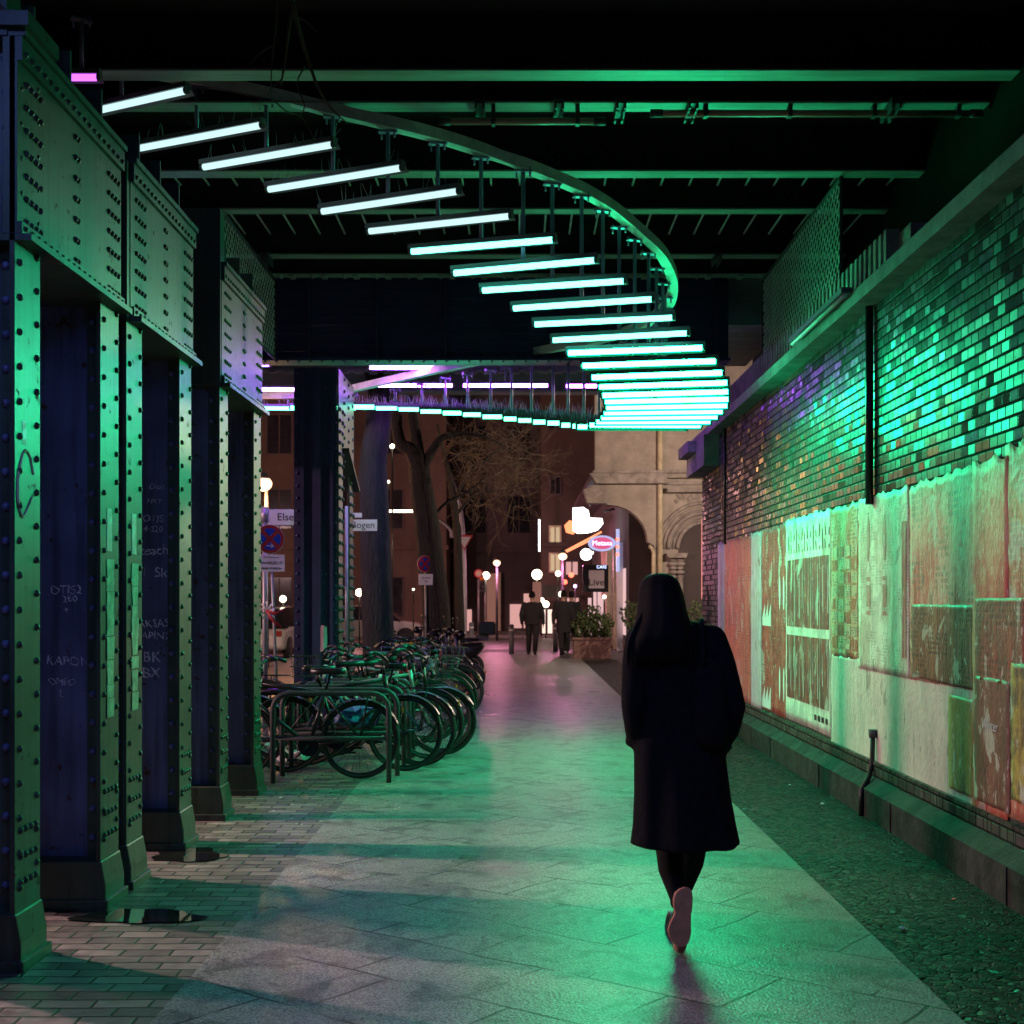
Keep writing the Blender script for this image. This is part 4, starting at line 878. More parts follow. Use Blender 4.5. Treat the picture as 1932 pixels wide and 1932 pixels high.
legR = ([wp(1318, 1430, 5.74), wp(1322, 1560, 5.90), wp(1324, 1600, 5.94), wp(1319, 1650, 5.98), wp(1300, 1742, 6.10)], [.085, .064, .058, .056, .034])
for pts, rs in (legL, legR): chain(b, pts, [r*.9 for r in rs])
b.path([wp(1286, 1714, 5.73), wp(1286, 1760, 5.73), wp(1285, 1800, 5.76)], [.032, .036, .03], 10)
fx = (1297-CX)*S
b.loft([ring(fx, 6.10, .10, .03, .05), ring(fx, 6.13, .07, .034, .10), ring(fx, 6.16, .03, .036, .12), ring(fx, 6.16, .012, .03, .11)])
part(b, 'body', M['skin'], wom, [m_remesh(.011), m_smooth(4)])
b = MB()
for pts, rs in (legL, legR): chain(b, pts, [r*1.02+.004 for r in rs], 14)
part(b, 'tights', M['tights'], wom, [m_remesh(.009), m_smooth(6)])
def uv(x, y): return 1126.9+x*.23446, 1479+y*.23446
so = [(700, 880), (660, 897), (628, 930), (613, 985), (615, 1040), (630, 1100), (612, 1150), (588, 1205), (577, 1255), (590, 1310), (618, 1358), (655, 1392), (700, 1402), (742, 1380), (762, 1330), (769, 1270), (764, 1200), (763, 1120), (770, 1040), (771, 975), (762, 920), (738, 887)]
so = [wp(*uv(x, y)) for x, y in so]; dz = .012
b = MB(); n = len(so)
tilt = lambda v, o: Vector((v.x*5.6/5.7, 5.56+.10*(1.1-(v.z+.0)/.35)+o, max(.006, CH+(v.z-CH)*5.6/5.7+.028)))
b.loft([[tilt(v, 0) for v in so], [tilt(v, .018) for v in so]], smooth=False)
part(b, 'shoe_sole', M['sole'], wom, [m_bevel(.005)])
cen = sum(so, Vector())/n
b = MB(); b.loft([[tilt(cen+(v-cen)*k, o) for v in so] for k, o in ((.97, .019), (.95, .05), (.80, .085), (.5, .10))]); part(b, 'shoe_upper', M['black'], wom)
b = MB(); b.loft([ring(fx, 6.14, .10, .036, .055), ring(fx, 6.15, .06, .042, .115), ring(fx, 6.17, .012, .044, .135), ring(fx, 6.17, .0075, .042, .13)]); part(b, 'front_shoe', M['black'], wom)
# coat
b = MB()
prof = [(1172, 1240, 1316, .055), (1182, 1222, 1338, .075), (1192, 1205, 1352, .09), (1212, 1196, 1366, .105), (1260, 1194, 1368, .125), (1310, 1197, 1364, .125), (1370, 1197, 1368, .12), (1430, 1197, 1371, .13), (1500, 1197, 1379, .14), (1560, 1194, 1390, .15), (1592, 1189, 1397, .155), (1597, 1189, 1398, .155)]
rg = []
for j, (y, xl, xr, dp) in enumerate(prof):
    r_ = ring(((xl+xr)/2-CX)*S, 5.72, wp(0, y).z, (xr-xl)/2*S, dp, 40, 2.4); k = max(0, (j-6)/5)
    for i, v in enumerate(r_): v.y += .016*k*math.sin(i*1.2+.5)+.006*math.sin(i*.7+j); v.z += .006*k*math.sin(i*.35)
    rg.append(r_)
b.loft(rg)
chain(b, [wp(1208, 1207), wp(1198, 1250, 5.66), wp(1191, 1325, 5.62), wp(1197, 1365, 5.66), wp(1203, 1396, 5.74)], [.066, .060, .052, .050, .046], 14)
chain(b, [wp(1343, 1207), wp(1359, 1250, 5.66), wp(1379, 1330, 5.62), wp(1371, 1375, 5.66), wp(1358, 1408, 5.74)], [.066, .060, .052, .050, .048], 14)
b.sph(wp(1198, 1402, 5.74), .05, 12, 8, (.9, .8, .5)); b.sph(wp(1366, 1412, 5.74), .05, 12, 8, (.9, .8, .5))
part(b, 'coat', M['coat'], wom, [m_remesh(.012), m_smooth(5)])
b = MB(); r = random.Random(4)
rg = [ring((xc-CX)*S, Y, wp(0, y).z, w_*S/2, d_, 26, 2.1) for y, xc, w_, d_, Y in ((1081, 1245, 12, .02, 5.70), (1084, 1245, 42, .06, 5.70), (1092, 1245, 66, .09, 5.70), (1106, 1245, 80, .11, 5.69), (1130, 1246, 88, .118, 5.68), (1155, 1247, 92, .12, 5.66), (1180, 1247, 108, .115, 5.63), (1200, 1244, 124, .10, 5.60), (1218, 1241, 128, .07, 5.59), (1234, 1236, 116, .05, 5.585), (1246, 1232, 88, .035, 5.59))]
for j, r_ in enumerate(rg):
    for i, v in enumerate(r_): v.y += .006*math.sin(i*2.1+j*.2); v.x += .004*math.sin(i*3.1+j*.15)*(j > 3)
b.loft(rg)
for k in range(110):      # loose strands
    u = r.uniform(-1, 1); x0 = 1245+u*36; x1 = 1240+u*62+r.uniform(-5, 5); ye = r.uniform(1222, 1268)
    b.path([wp(x0, 1150, 5.60), wp((x0+x1)/2+u*6, 1190, 5.555), wp(x1, 1215, 5.55), wp(x1+r.uniform(-4, 6), ye, 5.57)], [.004, .005, .004, .001], 4)
part(b, 'hair', M['hair'], wom, [m_sub(1)])
sb = thing('shoulder_bag', 'soft black bag slung over the right shoulder of the woman in the coat', 'bag', wp(1335, 1400, 5.58))
b = MB(); b.loft([ring((x-CX)*S, 5.60, wp(0, y).z, w_, d_, 20, 2.6) for x, y, w_, d_ in ((1330, 1235, .03, .015), (1331, 1250, .055, .04), (1333, 1290, .072, .06), (1335, 1350, .078, .068), (1336, 1395, .07, .06), (1336, 1408, .04, .03))]); part(b, 'pouch', M['coat'], sb, [m_sub(1)])
b = MB(); b.path(cr([wp(1320, 1250, 5.56), wp(1318, 1210, 5.58), wp(1322, 1178, 5.66), wp(1326, 1172, 5.74), wp(1330, 1200, 5.84)], 3), .011, 6); part(b, 'strap', M['coat'], sb)
b = MB(); b.path([wp(1323, 1173, 5.655), wp(1330, 1175, 5.655)], .004, 6); part(b, 'buckle', M['chrome'], sb)

# ================================================================== PEDESTRIANS
def man(x, yb, label, hpx, step=1, Yadd=0, wide=1., coatlen=.86, rz=0):
    Y = CH*FP/(yb-CY)+Yadd; X = (x-CX)*Y/FP
    t = thing('person', label, 'person', (X, Y, 0), rz, 'people walking away in the distance', world=False)
    k = hpx*Y/FP/1.78; V = lambda a, b_, c: Vector((a*k*wide, b_*k, c*k)); 
    def pt(mb, name, mat, vox=.016): 
        o = mb.build(name, mat, None, [m_remesh(vox), m_smooth(3)]); o.parent = t; return o
    hip, kn, an = [(-.09, 0, .92), (-.11, .10*step, .50), (-.12, .22*step, .09)], 0, 0
    L = [V(-.09, 0, .92), V(-.10, .10*step, .50), V(-.11, .16*step-.05, .10)]; Rr = [V(.09, 0, .92), V(.10, -.02*step, .50), V(.10, -.20*step, .14)]
    AL = [V(-.20, 0, 1.42), V(-.27, -.04*step, 1.14), V(-.27, .06, .90)]; AR = [V(.20, 0, 1.42), V(.27, -.03, 1.14), V(.28, .05*step, .90)]
    b = MB(); b.sph(V(0, .01, 1.67), .105*k, 12, 10, (.82, .95, 1.15)); b.sph(V(0, .115, 1.66), .016*k, 6, 5); chain(b, [V(0, 0, 1.55), V(0, 0, 1.42)], [.055*k, .065*k])
    for s_ in (-1, 1): b.sph(V(s_*.088, 0, 1.66), .022*k, 6, 5, (.5, .8, 1.2))
    b.loft([ring(0, 0, z*k, w_*k*wide, .11*k) for z, w_ in ((.88, .15), (1.1, .14), (1.3, .17), (1.45, .15))])
    for A in (L, Rr): chain(b, A, [.08*k, .055*k, .04*k], 8)
    for A in (AL, AR):
        chain(b, A, [.05*k, .04*k, .03*k], 8); h = A[2]
        b.sph(h-Vector((0, 0, .045*k)), .042*k, 8, 6, (.5, .8, 1.1))
        for f in range(4): b.path([h+Vector((0, (-.03+.02*f)*k, -.08*k)), h+Vector((0, (-.028+.02*f)*k, -.125*k)), h+Vector((.008, (-.02+.018*f)*k, -.155*k+.005*abs(f-1)))], [.011*k, .010*k, .008*k], 5)
        b.path([h+Vector((0, .035*k, -.03*k)), h+Vector((0, .06*k, -.07*k)), h+Vector((0, .058*k, -.10*k))], [.012*k, .011*k, .009*k], 5)
    pt(b, 'body', M['skin'], .012)
    b = MB(); b.loft([ring(0, 0, z*k, w_*k*wide, d_*k, 24) for z, w_, d_ in ((coatlen, .20, .14), (1.0, .195, .135), (1.15, .20, .14), (1.32, .225, .14), (1.44, .20, .12), (1.50, .10, .09))])
    for A in (AL, AR): chain(b, A, [.085*k, .068*k, .05*k], 10)
    pt(b, 'jacket', M['dark'])
    b = MB(); 
    for A in (L, Rr): chain(b, A, [.105*k, .082*k, .066*k], 10)
    pt(b, 'trousers', M['dark'])
    b = MB()
    for A, lift in ((L, 0), (Rr, 1)):
        f = A[2]; b.path([f+Vector((0, -.05*k, -.05*k)), f+Vector((0, .06*k, (-.055 if not lift else -.09)*k)), f+Vector((0, .17*k, (-.06 if not lift else -.12)*k))], [.045*k, .045*k, .03*k], 8)
    o = b.build('shoes', M['black']); o.parent = t
    b = MB(); b.sph(V(0, -.012, 1.70), .108*k, 12, 8, (.86, .95, 1.05)); o = b.build('hair', M['hair']); o.parent = t
    return t
man(1004, 1236, 'man in a long dark jacket walking alone towards the lit shops', 119, 1, wide=1.12, rz=-.18)
man(1063, 1236, 'man in a dark coat walking beside another, left of the bush in the clay planter', 121, -1, wide=1.0, coatlen=.62, rz=.25)
man(1078, 1231, 'dark-clothed person mostly hidden behind the man left of the planter', 114, 1, wide=1.0)

# ================================================================== BIKES
def make_bike(kind, label):
    t = thing('bicycle', label, 'bicycle', (0, 0, 0), group='bicycles parked along the racks', world=False)
    fm = {'black': M['black'], 'grey': M['zinc'], 'blue': BLUEF, 'red': REDF, 'green': GREENF, 'white': M['bagw']}[kind]
    def pb(b, n, m, par=t): o = b.build(n, m); o.parent = par; return o
    A, B_ = Vector((-.53, 0, .335)), Vector((.53, 0, .335)); bb = Vector((-.09, 0, .28)); st = Vector((-.23, 0, .76)); ht = Vector((.34, 0, .86)); hb = Vector((.385, 0, .66))
    b = MB()
    if kind in ('blue', 'white', 'green'): b.path(cr([hb+Vector((0, 0, .03)), Vector((.15, 0, .42)), bb], 4), .018, 8); b.path(cr([ht-Vector((0, 0, .06)), Vector((.12, 0, .5)), bb+(st-bb)*.35], 4), .014, 8)
    else: b.cyl(hb, bb, .019); b.cyl(ht-Vector((0, 0, .04)), st-Vector((0, 0, .03)), .016)
    b.cyl(bb, st, .017); b.cyl(hb-Vector((.01, 0, .03)), ht, .021); b.cyl(bb-Vector((0, .04, 0)), bb+Vector((0, .04, 0)), .026)
    for s_ in (-.045, .045): b.path([bb+Vector((0, s_*.5, 0)), A+Vector((0, s_, 0))], .010, 6); b.path([st+Vector((0, s_*.4, -.05)), A+Vector((0, s_, 0))], .008, 6); b.path([hb+Vector((0, s_*.7, -.02)), hb+Vector((.03, s_, -.1)), B_+Vector((0, s_, 0))], .011, 6)
    pb(b, 'frame', fm)
    for c in (A, B_):
        b = MB(); b.path([c+Vector((.322*math.cos(a), 0, .322*math.sin(a))) for a in [2*PI*k/36 for k in range(36)]], .018, 8, True, True); w = pb(b, 'wheel', M['rubber'])
        b = MB(); b.path([c+Vector((.300*math.cos(a), 0, .300*math.sin(a))) for a in [2*PI*k/32 for k in range(32)]], .010, 6, True, True); b.cyl(c-Vector((0, .05, 0)), c+Vector((0, .05, 0)), .018)
        pb(b, 'rim', REDF if kind == 'red' else M['chrome'], w)
        b = MB()
        for k in range(24):
            a = 2*PI*k/24; b.cyl(c+Vector((.016*math.cos(a+.9), .03*(-1)**k, .016*math.sin(a+.9))), c+Vector((.298*math.cos(a), 0, .298*math.sin(a))), .0016, n=3, cap=False)
        pb(b, 'spokes', M['chrome'], w)
        if kind != 'red':
            a0, a1 = (.35, 2.75) if c is A else (.5, 2.4); b = MB(); 
            n = 14; vs = []; 
            for k in range(n): a = a0+(a1-a0)*k/(n-1); vs += [c+Vector((r_*math.cos(a), y_, r_*math.sin(a))) for r_, y_ in ((.345, -.028), (.358, 0), (.345, .028))]
            b.add(vs, [(3*k+q, 3*k+q+1, 3*k+q+4, 3*k+q+3) for k in range(n-1) for q in (0, 1)], True); pb(b, 'mudguard', M['black'] if kind != 'grey' else M['chrome'])
    b = MB(); b.cyl(st, st+Vector((-.04, 0, .15)), .012); pb(b, 'seat_post', M['chrome'])
    b = MB(); b.loft([[Vector((x, y, z)) for y, z in ((-w_, .90), (-w_*.7, .945), (0, .95), (w_*.7, .945), (w_, .90), (0, .895))] for x, w_ in ((-.40, .06), (-.36, .085), (-.28, .07), (-.20, .03), (-.10, .02))]); pb(b, 'saddle', M['black'], t)
    b = MB(); b.cyl(ht, ht+Vector((-.02, 0, .12)), .013)
    w_ = .29
    b.path(cr([Vector((.17, -w_, 1.02)), Vector((.27, -w_*.9, 1.05)), Vector((.37, -.12, .98)), Vector((.35, 0, .975)), Vector((.37, .12, .98)), Vector((.27, w_*.9, 1.05)), Vector((.17, w_, 1.02))], 3) if kind != 'red' else [Vector((.34, -.28, .99)), Vector((.35, 0, .98)), Vector((.34, .28, .99))], .012, 8); h = pb(b, 'handlebar', M['chrome'])
    for s_ in (-1, 1):
        b = MB(); b.cyl((.30 if kind == 'red' else .24, s_*w_*.95, 1.045 if kind != 'red' else .99), (.15 if kind != 'red' else .34, s_*w_*1.02, 1.015 if kind != 'red' else .99), .018)
        pb(b, 'grip', M['black'], h)
    b = MB(); b.cyl(bb+Vector((0, .05, 0)), bb+Vector((.0, .06, 0)), .09, n=18); b.path([bb+Vector((0, .06, 0)), bb+Vector((.12, .07, -.11))], .01, 6); b.path([bb-Vector((0, .05, 0)), bb+Vector((-.12, -.07, .11))], .01, 6)
    b.box(.08, .17, .07, .16, .155, .175, Matrix.Translation((-.09, 0, 0))); b.box(-.30, -.21, -.17, -.07, .375, .395); pb(b, 'crank', M['chrome'])
    if kind in ('black', 'blue', 'grey', 'white'):
        b = MB()
        for s_ in (-.06, 0, .06): b.path([(-.26, s_, .72), (-.78, s_, .72)], .006, 5)
        for x in (-.3, -.5, -.76): b.path([(x, -.06, .72), (x, .06, .72)], .006, 5)
        for s_ in (-.06, .06): b.path([(-.60, s_, .72), A+Vector((0, s_, 0))], .006, 5)
        pb(b, 'luggage_rack', M['chrome'])
    b = MB(); b.sph((.43, 0, .80), .035, 8, 6); pb(b, 'headlight', M['chrome']); b = MB(); b.box(-.90, -.885, -.025, .025, .56, .61); pb(b, 'reflector', M['orange'])
    if kind == 'white' or kind == 'green':
        b = MB()
        for z, k in ((.74, .8), (.84, .9), (.95, 1)): b.path([(.56+sx*.15*k, sy*.17*k, z) for sx, sy in ((-1, -1), (1, -1), (1, 1), (-1, 1))], .006, 5, False, True)
        for i in range(10):
            a = 2*PI*i/10; b.cyl((.56+.12*math.cos(a), .135*math.sin(a), .74), (.56+.15*math.cos(a), .165*math.sin(a), .95), .003, n=4)
        pb(b, 'basket', M['steeld'])
    return t
BLUEF = pm('dark_blue_frame', (.03, .06, .16), .3, bump=0); REDF = pm('red_frame', (.30, .03, .02), .3, bump=0); GREENF = pm('green_frame', (.03, .12, .06), .3, bump=0)
protos = {k: make_bike(k, 'x') for k in ('black', 'grey', 'blue', 'red', 'green', 'white')}
used = set()
def place(kind, Xr, Y, rz, flip, label, lean=0):
    o = protos[kind] if kind not in used else copy_tree(protos[kind]); used.add(kind)
    o['label'] = label; o.location = (Xr-.53, Y, .012); o.rotation_euler = (math.radians(lean), 0, rz+(PI if flip else 0)); return o
BK = [('black', -1.37, 11.42, .04, True, 'nearest black bicycle behind the first rack hoop, its wheel resting on the pavement', 4),
 ('black', -1.02, 11.90, .10, False, 'black city bicycle leaning between the second and third rack hoops', -6),
 ('blue', -.92, 12.32, -.05, True, 'dark blue step-through bicycle in the middle of the rack', 5),
 ('grey', -.86, 12.78, .12, False, 'grey bicycle with chromed mudguards behind the middle rack hoops', -5),
 ('black', -.76, 13.14, .06, False, 'black bicycle whose wheel sticks out furthest over the pavement', 6),
 ('green', -.80, 13.42, -.16, False, 'dark green bicycle with a wire basket, its wheel askew behind the outermost wheel', -8),
 ('white', -1.15, 13.86, .05, True, 'pale step-through bicycle carrying a clear windscreen on its handlebar', 4),
 ('black', -.95, 14.25, .18, False, 'black bicycle just before the tall violet column, wheel to the right', -4),
 ('grey', -1.05, 14.62, -.10, True, 'grey bicycle beside the foot of the tall violet column', 6),
 ('blue', -.80, 15.2, .30, False, 'blue bicycle level with the tall violet column', -5),
 ('black', -.80, 15.95, .28, True, 'black bicycle standing right in front of the violet column face', 5),
 ('green', -.86, 16.7, -.30, False, 'green bicycle between the violet column and the thick tree', -5),
 ('grey', -.80, 17.4, .05, True, 'grey bicycle in front of the thick dark tree trunk', 4),
 ('red', -1.00, 20.0, -.05, False, 'sporty bicycle with a red-rimmed wheel at the far end of the bicycle row', 3),
 ('black', -1.25, 20.8, .10, True, 'black bicycle behind the red-rimmed one', -5),
 ('blue', -1.05, 21.5, -.08, False, 'blue bicycle next to the cream-seated moped', 5),
 ('black', -2.45, 12.1, .05, False, 'black bicycle in the back row beside the sixth column', 5),
 ('grey', -2.35, 12.9, -.12, True, 'grey bicycle in the back row behind the rack', -6),
 ('red', -2.55, 13.6, .10, False, 'red bicycle in the back row', 4),
 ('blue', -2.75, 14.4, -.05, True, 'blue bicycle at the end of the back row left of the violet column', 5)]
for a in BK: place(*a)
# windscreen held by the pale bicycle is a part of it
wb = [o for o in bpy.data.objects if o.get('label', '').startswith('pale step-through')][0]
b = MB(); n = 9; fr = []
for i in range(n):
    u = -1+2*i/(n-1); fr.append([Vector((.40-.05*u*u, .20*u*(1 if j < 3 else .75), 1.0+.09*j)) for j in range(4)])
b.add([v for r_ in fr for v in r_], [(i*4+j, i*4+j+1, (i+1)*4+j+1, (i+1)*4+j) for i in range(n-1) for j in range(3)], True)
WS = pm('scuffed_windscreen', (.30, .24, .27), .25, bump=0); o = b.build('windscreen', WS); o.parent = wb
# racks
for i, (xr, Y) in enumerate(((-1.10, 11.2), (-1.07, 11.65), (-1.05, 12.1), (-1.04, 12.55), (-1.04, 13.0))):
    t = thing('bike_rack', '%s steel bicycle stand counted from the nearest, a bent tube hoop with a lower rail' % ordn[i], 'bike rack', (-1.58, Y, 0), group='tubular bicycle stands')
    b = MB(); b.path([(-2.08, Y, -.01), (-2.08, Y, .62)]+[(-2.08+.14*(1-math.cos(a)), Y, .62+.14*math.sin(a)) for a in (.4, .8, 1.2, PI/2)]+[(xr-.14*(1-math.cos(a)), Y, .62+.14*math.sin(a)) for a in (PI/2, 1.2, .8, .4)]+[(xr, Y, .62), (xr, Y, -.01)], .024, 8); part(b, 'hoop', M['steeld'], t)
    b = MB(); b.cyl((-2.08, Y, .38), (xr, Y, .38), .018); part(b, 'lower_rail', M['steeld'], t)
# mopeds
def moped(X, Y, rz, seatm, bodym, label, box=False, flip=False):
    t = thing('moped', label, 'moped', (X, Y, 0), rz+(PI if flip else 0), 'mopeds at the end of the bicycle row', world=False)
    def pb(b, n, m, par=t, mods=()): o = b.build(n, m, None, mods); o.parent = par; return o
    for c in (Vector((-.62, 0, .24)), Vector((.64, 0, .24))):
        b = MB(); b.path([c+Vector((.20*math.cos(a), 0, .20*math.sin(a))) for a in [2*PI*k/24 for k in range(24)]], .045, 8, True, True); w = pb(b, 'wheel', M['rubber'])
        b = MB(); b.cyl(c-Vector((0, .03, 0)), c+Vector((0, .03, 0)), .15, n=16); pb(b, 'rim', M['chrome'], w)
    b = MB(); b.loft([ring(0, 0, 0, 1, 1, 12)]*0 or [[Vector((x, w_*math.cos(a), zc+h*math.sin(a))) for a in [2*PI*k/14 for k in range(14)]] for x, w_, zc, h in ((-.88, .05, .66, .05), (-.75, .14, .58, .14), (-.45, .17, .50, .20), (-.15, .15, .42, .18), (0, .13, .30, .08), (.25, .13, .28, .05), (.40, .14, .32, .07))]); pb(b, 'body', bodym, t, [m_sub(1)])
    b = MB(); b.loft([[Vector((x+dx, w_*u, z)) for u, dx in ((-1, -.06), (-.5, 0), (0, .02), (.5, 0), (1, -.06), (0, -.05))] for x, w_, z in ((.42, .17, .30), (.48, .19, .50), (.46, .18, .72), (.42, .12, .90), (.40, .06, .98))]); b.cyl((.64, 0, .24), (.44, 0, .80), .03); pb(b, 'leg_shield', bodym)
    b = MB(); b.loft([[Vector((x, w_*c_, z+h*s_)) for c_, s_ in ((-1, 0), (-.8, .7), (0, 1), (.8, .7), (1, 0), (0, -.3))] for x, w_, z, h in ((-.80, .10, .74, .05), (-.6, .13, .74, .08), (-.35, .13, .72, .07), (-.10, .09, .70, .05))]); pb(b, 'seat', seatm, t, [m_sub(1)])
    b = MB(); b.path([(.34, -.33, 1.0), (.40, -.1, 1.02), (.40, .1, 1.02), (.34, .33, 1.0)], .016, 8); h = pb(b, 'handlebar', M['black'])
    b = MB(); b.sph((.47, 0, .96), .075, 10, 8); pb(b, 'headlight', M['chrome'])
    for s_ in (-1, 1):
        b = MB(); b.cyl((.38, s_*.22, 1.02), (.36, s_*.30, 1.20), .006); b.sph((.36, s_*.31, 1.22), .05, 10, 6, (.3, 1, .8)); pb(b, 'mirror', M['chrome'], h)
    if box: b = MB(); b.box(-1.08, -.74, -.19, .19, .86, 1.12); pb(b, 'top_box', M['black'], t, [m_bevel(.04, 3)]); b = MB(); b.box(-.95, -.7, -.03, .03, .74, .86); pb(b, 'box_bracket', M['steeld'])
moped(-1.45, 22.6, -.08, M['cream'], M['black'], 'moped with a long cream seat behind the red-rimmed bicycle', flip=False)
moped(-1.75, 24.6, .06, M['yellow'], M['card'], 'dark moped with a yellow seat near the forked tree')
moped(-1.55, 26.2, .08, M['black'], M['black'], 'black moped with a square top box at the far end of the row', box=True, flip=True)

def litter(name, x, y, sz, mat, label, cat='litter', h=.02, seed=1, flat=.4, Y=None):
    Y = Y or CH*FP/(y-CY); c = Vector(((x-CX)*Y/FP, Y, .012)); r = random.Random(seed); b = MB()
    b.sph(c+Vector((0, 0, h*.4)), sz, 12, 8, (1, .8, flat))
    b.v = [tuple(Vector(v)+Vector((r.gauss(0, sz*.14), r.gauss(0, sz*.14), r.gauss(0, sz*flat*.14)))) for v in b.v]; b.sm = [False]*len(b.sm)
    b.v = [(x_, y_, max(z_, .009)) for x_, y_, z_ in b.v]
    return tag(b.build(name, mat), label, cat)
litter('plastic_bag', 560, 1440, .16, M['bagw'], 'crumpled white plastic bag on the ground under the bicycles', 'bag', .06, 3, .6)
litter('plastic_bag', 515, 1425, .12, M['bagw'], 'smaller pinkish white crumpled bag near the sixth column foot', 'bag', .05, 5, .7)
litter('plastic_bag', 668, 1412, .20, M['tarp'], 'blue plastic bag lying behind the spokes of the nearest bicycle', 'bag', .5, 7, .5, Y=12.1).location.z = .28
g_ = 'scraps of litter on the cobbles'
for (x, y, s_, m_, l) in ((1702, 1757, .018, 'white', 'white cigarette end on the dark cobbles near the right edge'), (1552, 1520, .015, 'white', 'tiny white scrap on the cobbles near the wall'), (1490, 1484, .012, 'white', 'tiny scrap on the cobbles beside the coat'), (1800, 1702, .012, 'sole', 'orange cigarette end beside the plinth')):
    tag(litter('litter', x, y, s_, M[m_], l, 'litter', .01, x, .35), group=g_)
r = random.Random(8)
for k in range(26):
    x, y = r.uniform(500, 760), r.uniform(1490, 1560) if k < 14 else r.uniform(1500, 1640)
    tag(litter('litter', x, y, r.uniform(.006, .012), M['white'], 'small pale crumb of litter on the clinker paving near the columns', 'litter', .006, k, .3), group='tiny crumbs of litter on the clinker paving')

# ================================================================== SIGNS
def pole(b, x, ya, yb, Y, r_=.03, xa=None): b.cyl(P(x if xa is None else xa, ya, Y), (P(x, yb, Y).x, Y, -.02), r_, n=10)
def signplate(t, p, w, h, rz, s, size, off=.002, d=.02, mat='white', name='plate'):
    m = Matrix.Translation(p) @ Matrix.Rotation(rz, 4, 'Z')
    b = MB(); b.box(-w/2, w/2, -d/2, d/2, -h/2, h/2, m); pl_ = part(b, name, M[mat], t)
    for i, (q, sz, dz) in enumerate(s): text_obj('lettering', q, sz, M['ink'], m @ Matrix.Translation((0, -d/2-.001, dz)) @ FRONT, t, .001)
    return pl_
Yp = 17.4; t = thing('street_name_sign', 'street name sign reading Else- on a grey pole left of the tall violet column', 'sign', (P(500, 0, Yp).x, Yp, 0))
b = MB(); pole(b, 500, 962, 0, Yp, .035); b.cyl(P(500, 960, Yp), P(500, 985, Yp), .055, n=12); b.sph(P(500, 959, Yp), .055, 10, 6, (1, 1, .4)); part(b, 'pole', M['zinc'], t)
signplate(t, P(542, 976, Yp), .50, .20, .10, [('Else-', .14, 0)], 0)
b = MB(); b.path([P(502, 962, Yp), P(582, 962, Yp+.03)], .008, 5); b.path([P(502, 991, Yp), P(582, 991, Yp+.03)], .008, 5); part(b, 'bracket', M['zinc'], t)
Yp = 17.5; t = thing('street_name_sign', 'street name sign reading Bogen in front of the thick dark tree', 'sign', (P(656, 0, Yp).x, Yp, 0))
b = MB(); pole(b, 655, 955, 0, Yp, .03); part(b, 'pole', M['zinc'], t)
signplate(t, P(685, 991, Yp), .37, .15, -.05, [('Bogen', .125, 0)], 0)
signplate(t, P(674, 972, Yp), .12, .06, -.05, [], 0, name='number_plate')
def nostop(x, y, Y, r_, rz, label, plate, arrow=True, px=None, tape=False):
    c = P(x, y, Y); t = thing('no_stopping_sign', label, 'sign', (c.x, Y, 0))
    m = Matrix.Translation(c) @ Matrix.Rotation(rz, 4, 'Z') @ FRONT
    def disc(rr, z, ra=0, seg=None, mat='red', nm='face', a0=0, a1=2*PI, cut=None):
        b = MB(); n = 32; vs = [m @ Vector((rr*math.cos(2*PI*k/n), rr*math.sin(2*PI*k/n), z+q)) for q in (0, .006) for k in range(n)]
        b.add(vs, [(k, (k+1) % n, n+(k+1) % n, n+k) for k in range(n)]+[list(reversed(range(n))), list(range(n, 2*n))]); return part(b, nm, M[mat], t)
    disc(r_, -.01, mat='white', nm='rim'); disc(r_*.96, -.002)
    b = MB()
    for q in range(4):
        n = 8; a0 = q*PI/2-.58; a1 = q*PI/2+.58; R_ = r_*.74; pin = Vector((math.cos(q*PI/2), math.sin(q*PI/2), 0))*r_*.17
        vs = [m @ (pin+Vector((0, 0, .0065)))]+[m @ Vector((R_*math.cos(a0+(a1-a0)*k/n), R_*math.sin(a0+(a1-a0)*k/n), .0065)) for k in range(n+1)]
        b.add(vs, [(0, k+1, k+2) for k in range(n)])
    part(b, 'blue_field', M['blue'], t)
    if arrow:
        b = MB(); z = .009; a = r_*.10
        for poly in ([(-2.2, -5.0), (1.2, -5.0), (1.2, -4.3), (-2.2, -4.3)], [(1.0, -6.2), (3.0, -4.65), (1.0, -3.1), (.3, -3.4), (1.8, -4.65), (.3, -5.9)]):
            b.add([m @ Vector((u*a, v*a, z)) for u, v in poly], [list(range(len(poly)))])
        part(b, 'arrow', M['white'], t)
    b = MB(); b.cyl(c+Vector((0, .03, r_)), Vector((c.x+(.06 if px is None else px), Y+.03, -.02)), .02, n=8); part(b, 'pole', M['zinc'], t)
    pw, ph, dz, lines = plate
    signplate(t, c+Vector((.02, 0, dz)), pw, ph, rz*.5, lines, 0)
    if tape:
        b = MB(); p0 = P(503, 1152, Y-.05)
        for q in range(9):
            a = 2*PI*q/9; b.add([p0, p0+Vector((.10*math.cos(a), -.02, .12*math.sin(a))), p0+Vector((.10*math.cos(a+.35), .02, .12*math.sin(a+.35)))], [(0, 1, 2)])
        part(b, 'tape_bow', M['white'], t)
        b = MB(); b.path([p0, P(520, 1158, Y-.05), P(535, 1150, Y-.02)], .018, 5); b.path([p0, P(515, 1170, Y-.05), P(530, 1185, Y-.02)], .02, 5); part(b, 'barrier_tape', M['red'], t)
nostop(509, 1017, 17.1, .19, .38, 'round red and blue no-stopping sign with arrow above a dated plate, near the columns', (.34, .22, -.31, [('Mo.04.03.19', .055, .0), ('09:00-19:00Uhr', .040, -.07), ('Berlin Verkehrslenkung', .02, .075)]), px=.10, tape=True)
